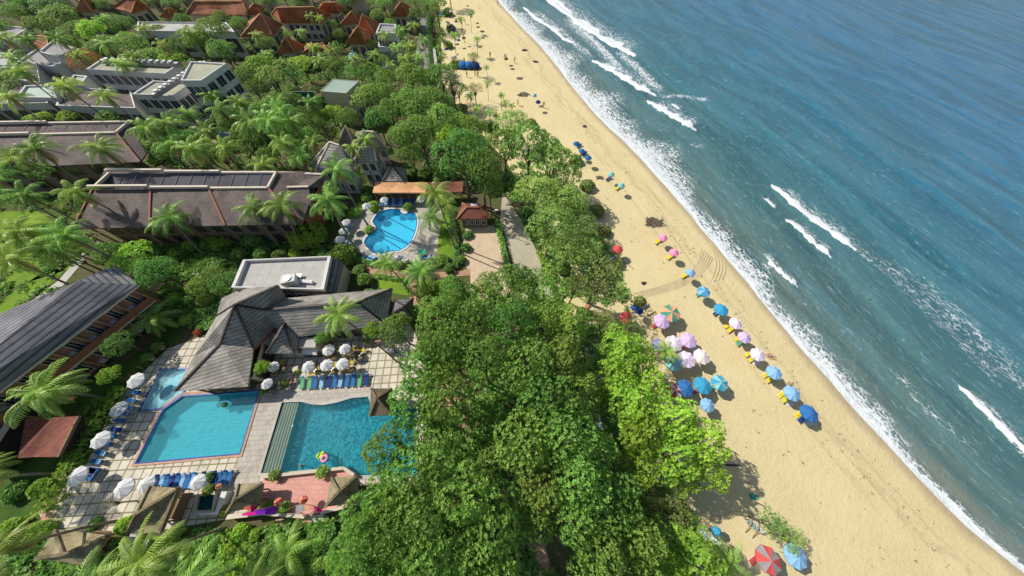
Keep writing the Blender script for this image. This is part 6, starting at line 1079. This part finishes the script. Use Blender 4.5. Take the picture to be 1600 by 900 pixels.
M['track'] = plain('pressed sand', (.55, .455, .265), .25, 2, .95); tag(tm.build('tyre_tracks', M['track'], None, merge=False), kind='structure')
# ------------------------------------------------------------------ people
def body(name, joints, edges, radii, mat, parent, sub=2):
    me = bpy.data.meshes.new(name); me.from_pydata(joints, edges, []); o = bpy.data.objects.new(name, me); C.objects.link(o); md = o.modifiers.new('skin', 'SKIN'); sk_ = me.skin_vertices[0].data
    for i, r_ in enumerate(radii): sk_[i].radius = (r_, r_) if not isinstance(r_, tuple) else r_; sk_[i].use_root = i == 0
    o.modifiers.new('sub', 'SUBSURF').levels = sub; o.modifiers['sub'].render_levels = sub; me.materials.append(mat)
    dg = bpy.context.evaluated_depsgraph_get(); dg.update(); m2 = bpy.data.meshes.new_from_object(o.evaluated_get(dg)); bpy.data.objects.remove(o); m2.polygons.foreach_set('use_smooth', [True]*len(m2.polygons)); m2.materials.clear(); m2.materials.append(mat)
    o2 = bpy.data.objects.new(name, m2); C.objects.link(o2)
    if parent: o2.parent = parent
    return o2
def person(lb, loc, rz, pose='stand', top='white', bottom='navy', hair='hair', group=None):
    t = thing('person', lb, 'person', loc, group); t.rotation_euler[2] = rz; rnd = random.uniform
    sw_ = {'stand': .06, 'walk': .24, 'lie': .0, 'swim': .1}[pose]; arm = {'stand': .16, 'walk': .22, 'lie': .35, 'swim': .55}[pose]
    J = [(0, 0, .95), (0, .01, 1.12), (0, .0, 1.32), (0, 0, 1.46), (0, -.01, 1.54), (0, -.03, 1.64), (0, -.02, 1.72)]; R_ = [.135, .12, .14, .085, .055, .09, .07]; E = [(0, 1), (1, 2), (2, 3), (3, 4), (4, 5), (5, 6)]
    for s in (-1, 1):
        f = sw_*s; b = len(J); leg = .09+(.12 if pose == 'lie' else 0)
        J += [(s*.09, 0, .86), (s*leg, -f*.5-.02, .48), (s*(leg+.02), f*.4 if f > 0 else f*.9+.05, .09), (s*(leg+.03), (f*.4 if f > 0 else f*.9)-.12, .04)]; R_ += [.09, .062, .042, .035]; E += [(0, b), (b, b+1), (b+1, b+2), (b+2, b+3)]
        b = len(J); J += [(s*.17, 0, 1.42), (s*(.21+arm*.3), f*.5+.02, 1.14), (s*(.22+arm*.6), f*1.0-.05, .9), (s*(.22+arm*.66), f*1.1-.08, .8)]; R_ += [.06, .045, .034, .03]; E += [(2, b), (b, b+1), (b+1, b+2), (b+2, b+3)]
        for q in range(5): bb = len(J); x0, y0, z0 = J[b+3]; J += [(x0+s*(.012 if q < 4 else -.03), y0+(q-1.5)*.02 if q < 4 else y0-.04, z0-(.05 if q < 4 else .02)), (x0+s*(.006 if q < 4 else -.045), y0+(q-1.5)*.022 if q < 4 else y0-.05, z0-(.08+.012*(1.5-abs(q-1.5)) if q < 4 else .045))]; R_ += [.009, .008]; E += [(b+3, bb), (bb, bb+1)]
    sk_ = body('body', J, E, R_, M['skin cloth'], t, 1)
    body('shorts', [(0, 0, .98), (0, 0, .9), (-.09, 0, .84), (-.1, -sw_*-.2, .66), (.09, 0, .84), (.1, -sw_*.2, .66)], [(0, 1), (1, 2), (2, 3), (1, 4), (4, 5)], [.15, .15, .11, .1, .11, .1], M[bottom+' cloth'], t, 1)
    if top: body('shirt', [(0, .01, 1.0), (0, .01, 1.15), (0, 0, 1.34), (0, 0, 1.42), (-.19, .01, 1.38), (.19, .01, 1.38)], [(0, 1), (1, 2), (2, 3), (2, 4), (2, 5)], [.145, .14, .155, .09, .07, .07], M[top+' cloth'], t, 1)
    MB().sphere((0, .015, 1.705), .102, 10, 7).build('hair', M[hair+' cloth'], t, smooth=True)
    fm = MB()
    for s in (-1, 1): fm.sphere((s*.033, -.115, 1.655), .012, 6, 4)
    ey = fm.build('eyes', M['hair cloth'], t, smooth=True); MB().box((0, -.125, 1.63), (.022, .03, .04)).build('nose', M['skin cloth'], t); MB().box((0, -.112, 1.59), (.05, .012, .012)).build('mouth', M['magenta cloth'], t)
    if pose == 'lie': t.rotation_euler = (-PI/2, 0, rz); t.location.z += .17
    if pose == 'swim': t.location.z -= 1.35
    return t
def put(x, y): p = at(x, y); return (p.x, p.y, .06)
person('person lying on the sand beside the third lilac parasol', put(1212, 561), 1.15, 'lie', None, 'navy'); person('dark-haired person resting beside the second last parasol', put(1226, 607), -1.0, 'lie', None, 'brown')
for x, y, rz, ps, tp, bt, lb in [(766, 91, .6, 'walk', 'navy', 'brown', 'person in dark clothes walking on the far sand'), (804, 99, 2.1, 'walk', 'grey', 'navy', 'person right of the white and orange far parasol'), (849, 169, -.6, 'walk', 'brown', 'navy', 'person below the small dark far parasol'), (730, 121, 1.0, 'stand', 'red', 'navy', 'person in red by the blue tarpaulin'), (747, 121, 0, 'stand', 'navy', 'navy', 'person in navy below the blue tarpaulin'), (809, 165, 1.5, 'walk', 'grey', 'brown', 'person in grey beside the feathery beach tree'), (778, 10, 1, 'walk', 'navy', 'navy', 'tiny person at the top by the wet sand'), (803, 22, 2.5, 'walk', None, 'red', 'tiny bather at the water edge near the top'), (727, 38, 1.4, 'stand', 'white', 'navy', 'tiny person standing in the far beach clutter'), (726, 100, 1, 'stand', 'orange', 'brown', 'person in orange left of the blue tarpaulin')]: person(lb, put(x, y), rz, ps, tp, bt)
c = at(505, 709); person('swimmer behind the pink ring in the teal pool', (c.x, c.y, -.1), .4, 'swim', None, 'navy'); c = at(469, 728); person('swimmer in white near the terrace edge of the teal pool', (c.x, c.y, -.1), 2.0, 'swim', 'white', 'navy')
def ring(x, y, R_, r_, mt, lb):
    p = at(x, y); m = MB(); nu, nv = 20, 8; g = [[Vector((p.x+(R_+r_*math.cos(b))*math.cos(a), p.y+(R_+r_*math.cos(b))*math.sin(a), .0+r_*math.sin(b))) for b in [j*2*PI/nv for j in range(nv)]] for a in [i*2*PI/nu for i in range(nu)]]
    for i in range(nu):
        for j in range(nv): m.poly([g[i][j], g[(i+1) % nu][j], g[(i+1) % nu][(j+1) % nv], g[i][(j+1) % nv]])
    tag(m.build('swim_ring', M[mt], None, smooth=True), lb, 'swim ring')
ring(507, 716, .34, .16, 'pink cloth', 'pink inflatable ring floating on the teal pool'); p = at(501, 711); t = thing('float_mat', 'lime green inflatable mat on the teal pool', 'float', (p.x, p.y, -.05)); MB().box((p.x, p.y, 0), (.9, .6, .14), .6).build('mat', M['lime cloth'], t); MB().tube([(p.x-.35, p.y-.3, .1), (p.x-.2, p.y+.3, .1)], .12, 8).build('pillow', M['lime cloth'], t)
for x, y, c_, lb in [(1233, 630, 'white', 'white towel on the sand below the second last parasol'), (1262, 660, 'white', 'white towel by the last deep blue parasol'), (1180, 566, 'blush', 'pale towel under the third lilac parasol'), (1083, 545, 'white', 'white towel in the middle of the lilac cluster')]:
    p = at(x, y); m = MB(); g = [[Vector((p.x+i*.3-.6, p.y+j*.25-.4, .11+.03*math.sin(i*2+j))) for j in range(4)] for i in range(5)]
    for i in range(4):
        for j in range(3): m.poly([g[i][j], g[i+1][j], g[i+1][j+1], g[i][j+1]])
    tag(m.build('beach_towel', M[c_+' cloth'], None), lb, 'towel')
# anything never placed is removed
for pr in [x for l in PROTO.values() for x in l]+[q[0] for q in PALM]+list(SH.values())+[PAR, PARB, LNG, TB, CH, POT]:
    if pr.name not in USED:
        for c in list(pr.children):
            for g in list(c.children): bpy.data.objects.remove(g)
            bpy.data.objects.remove(c)
        bpy.data.objects.remove(pr)
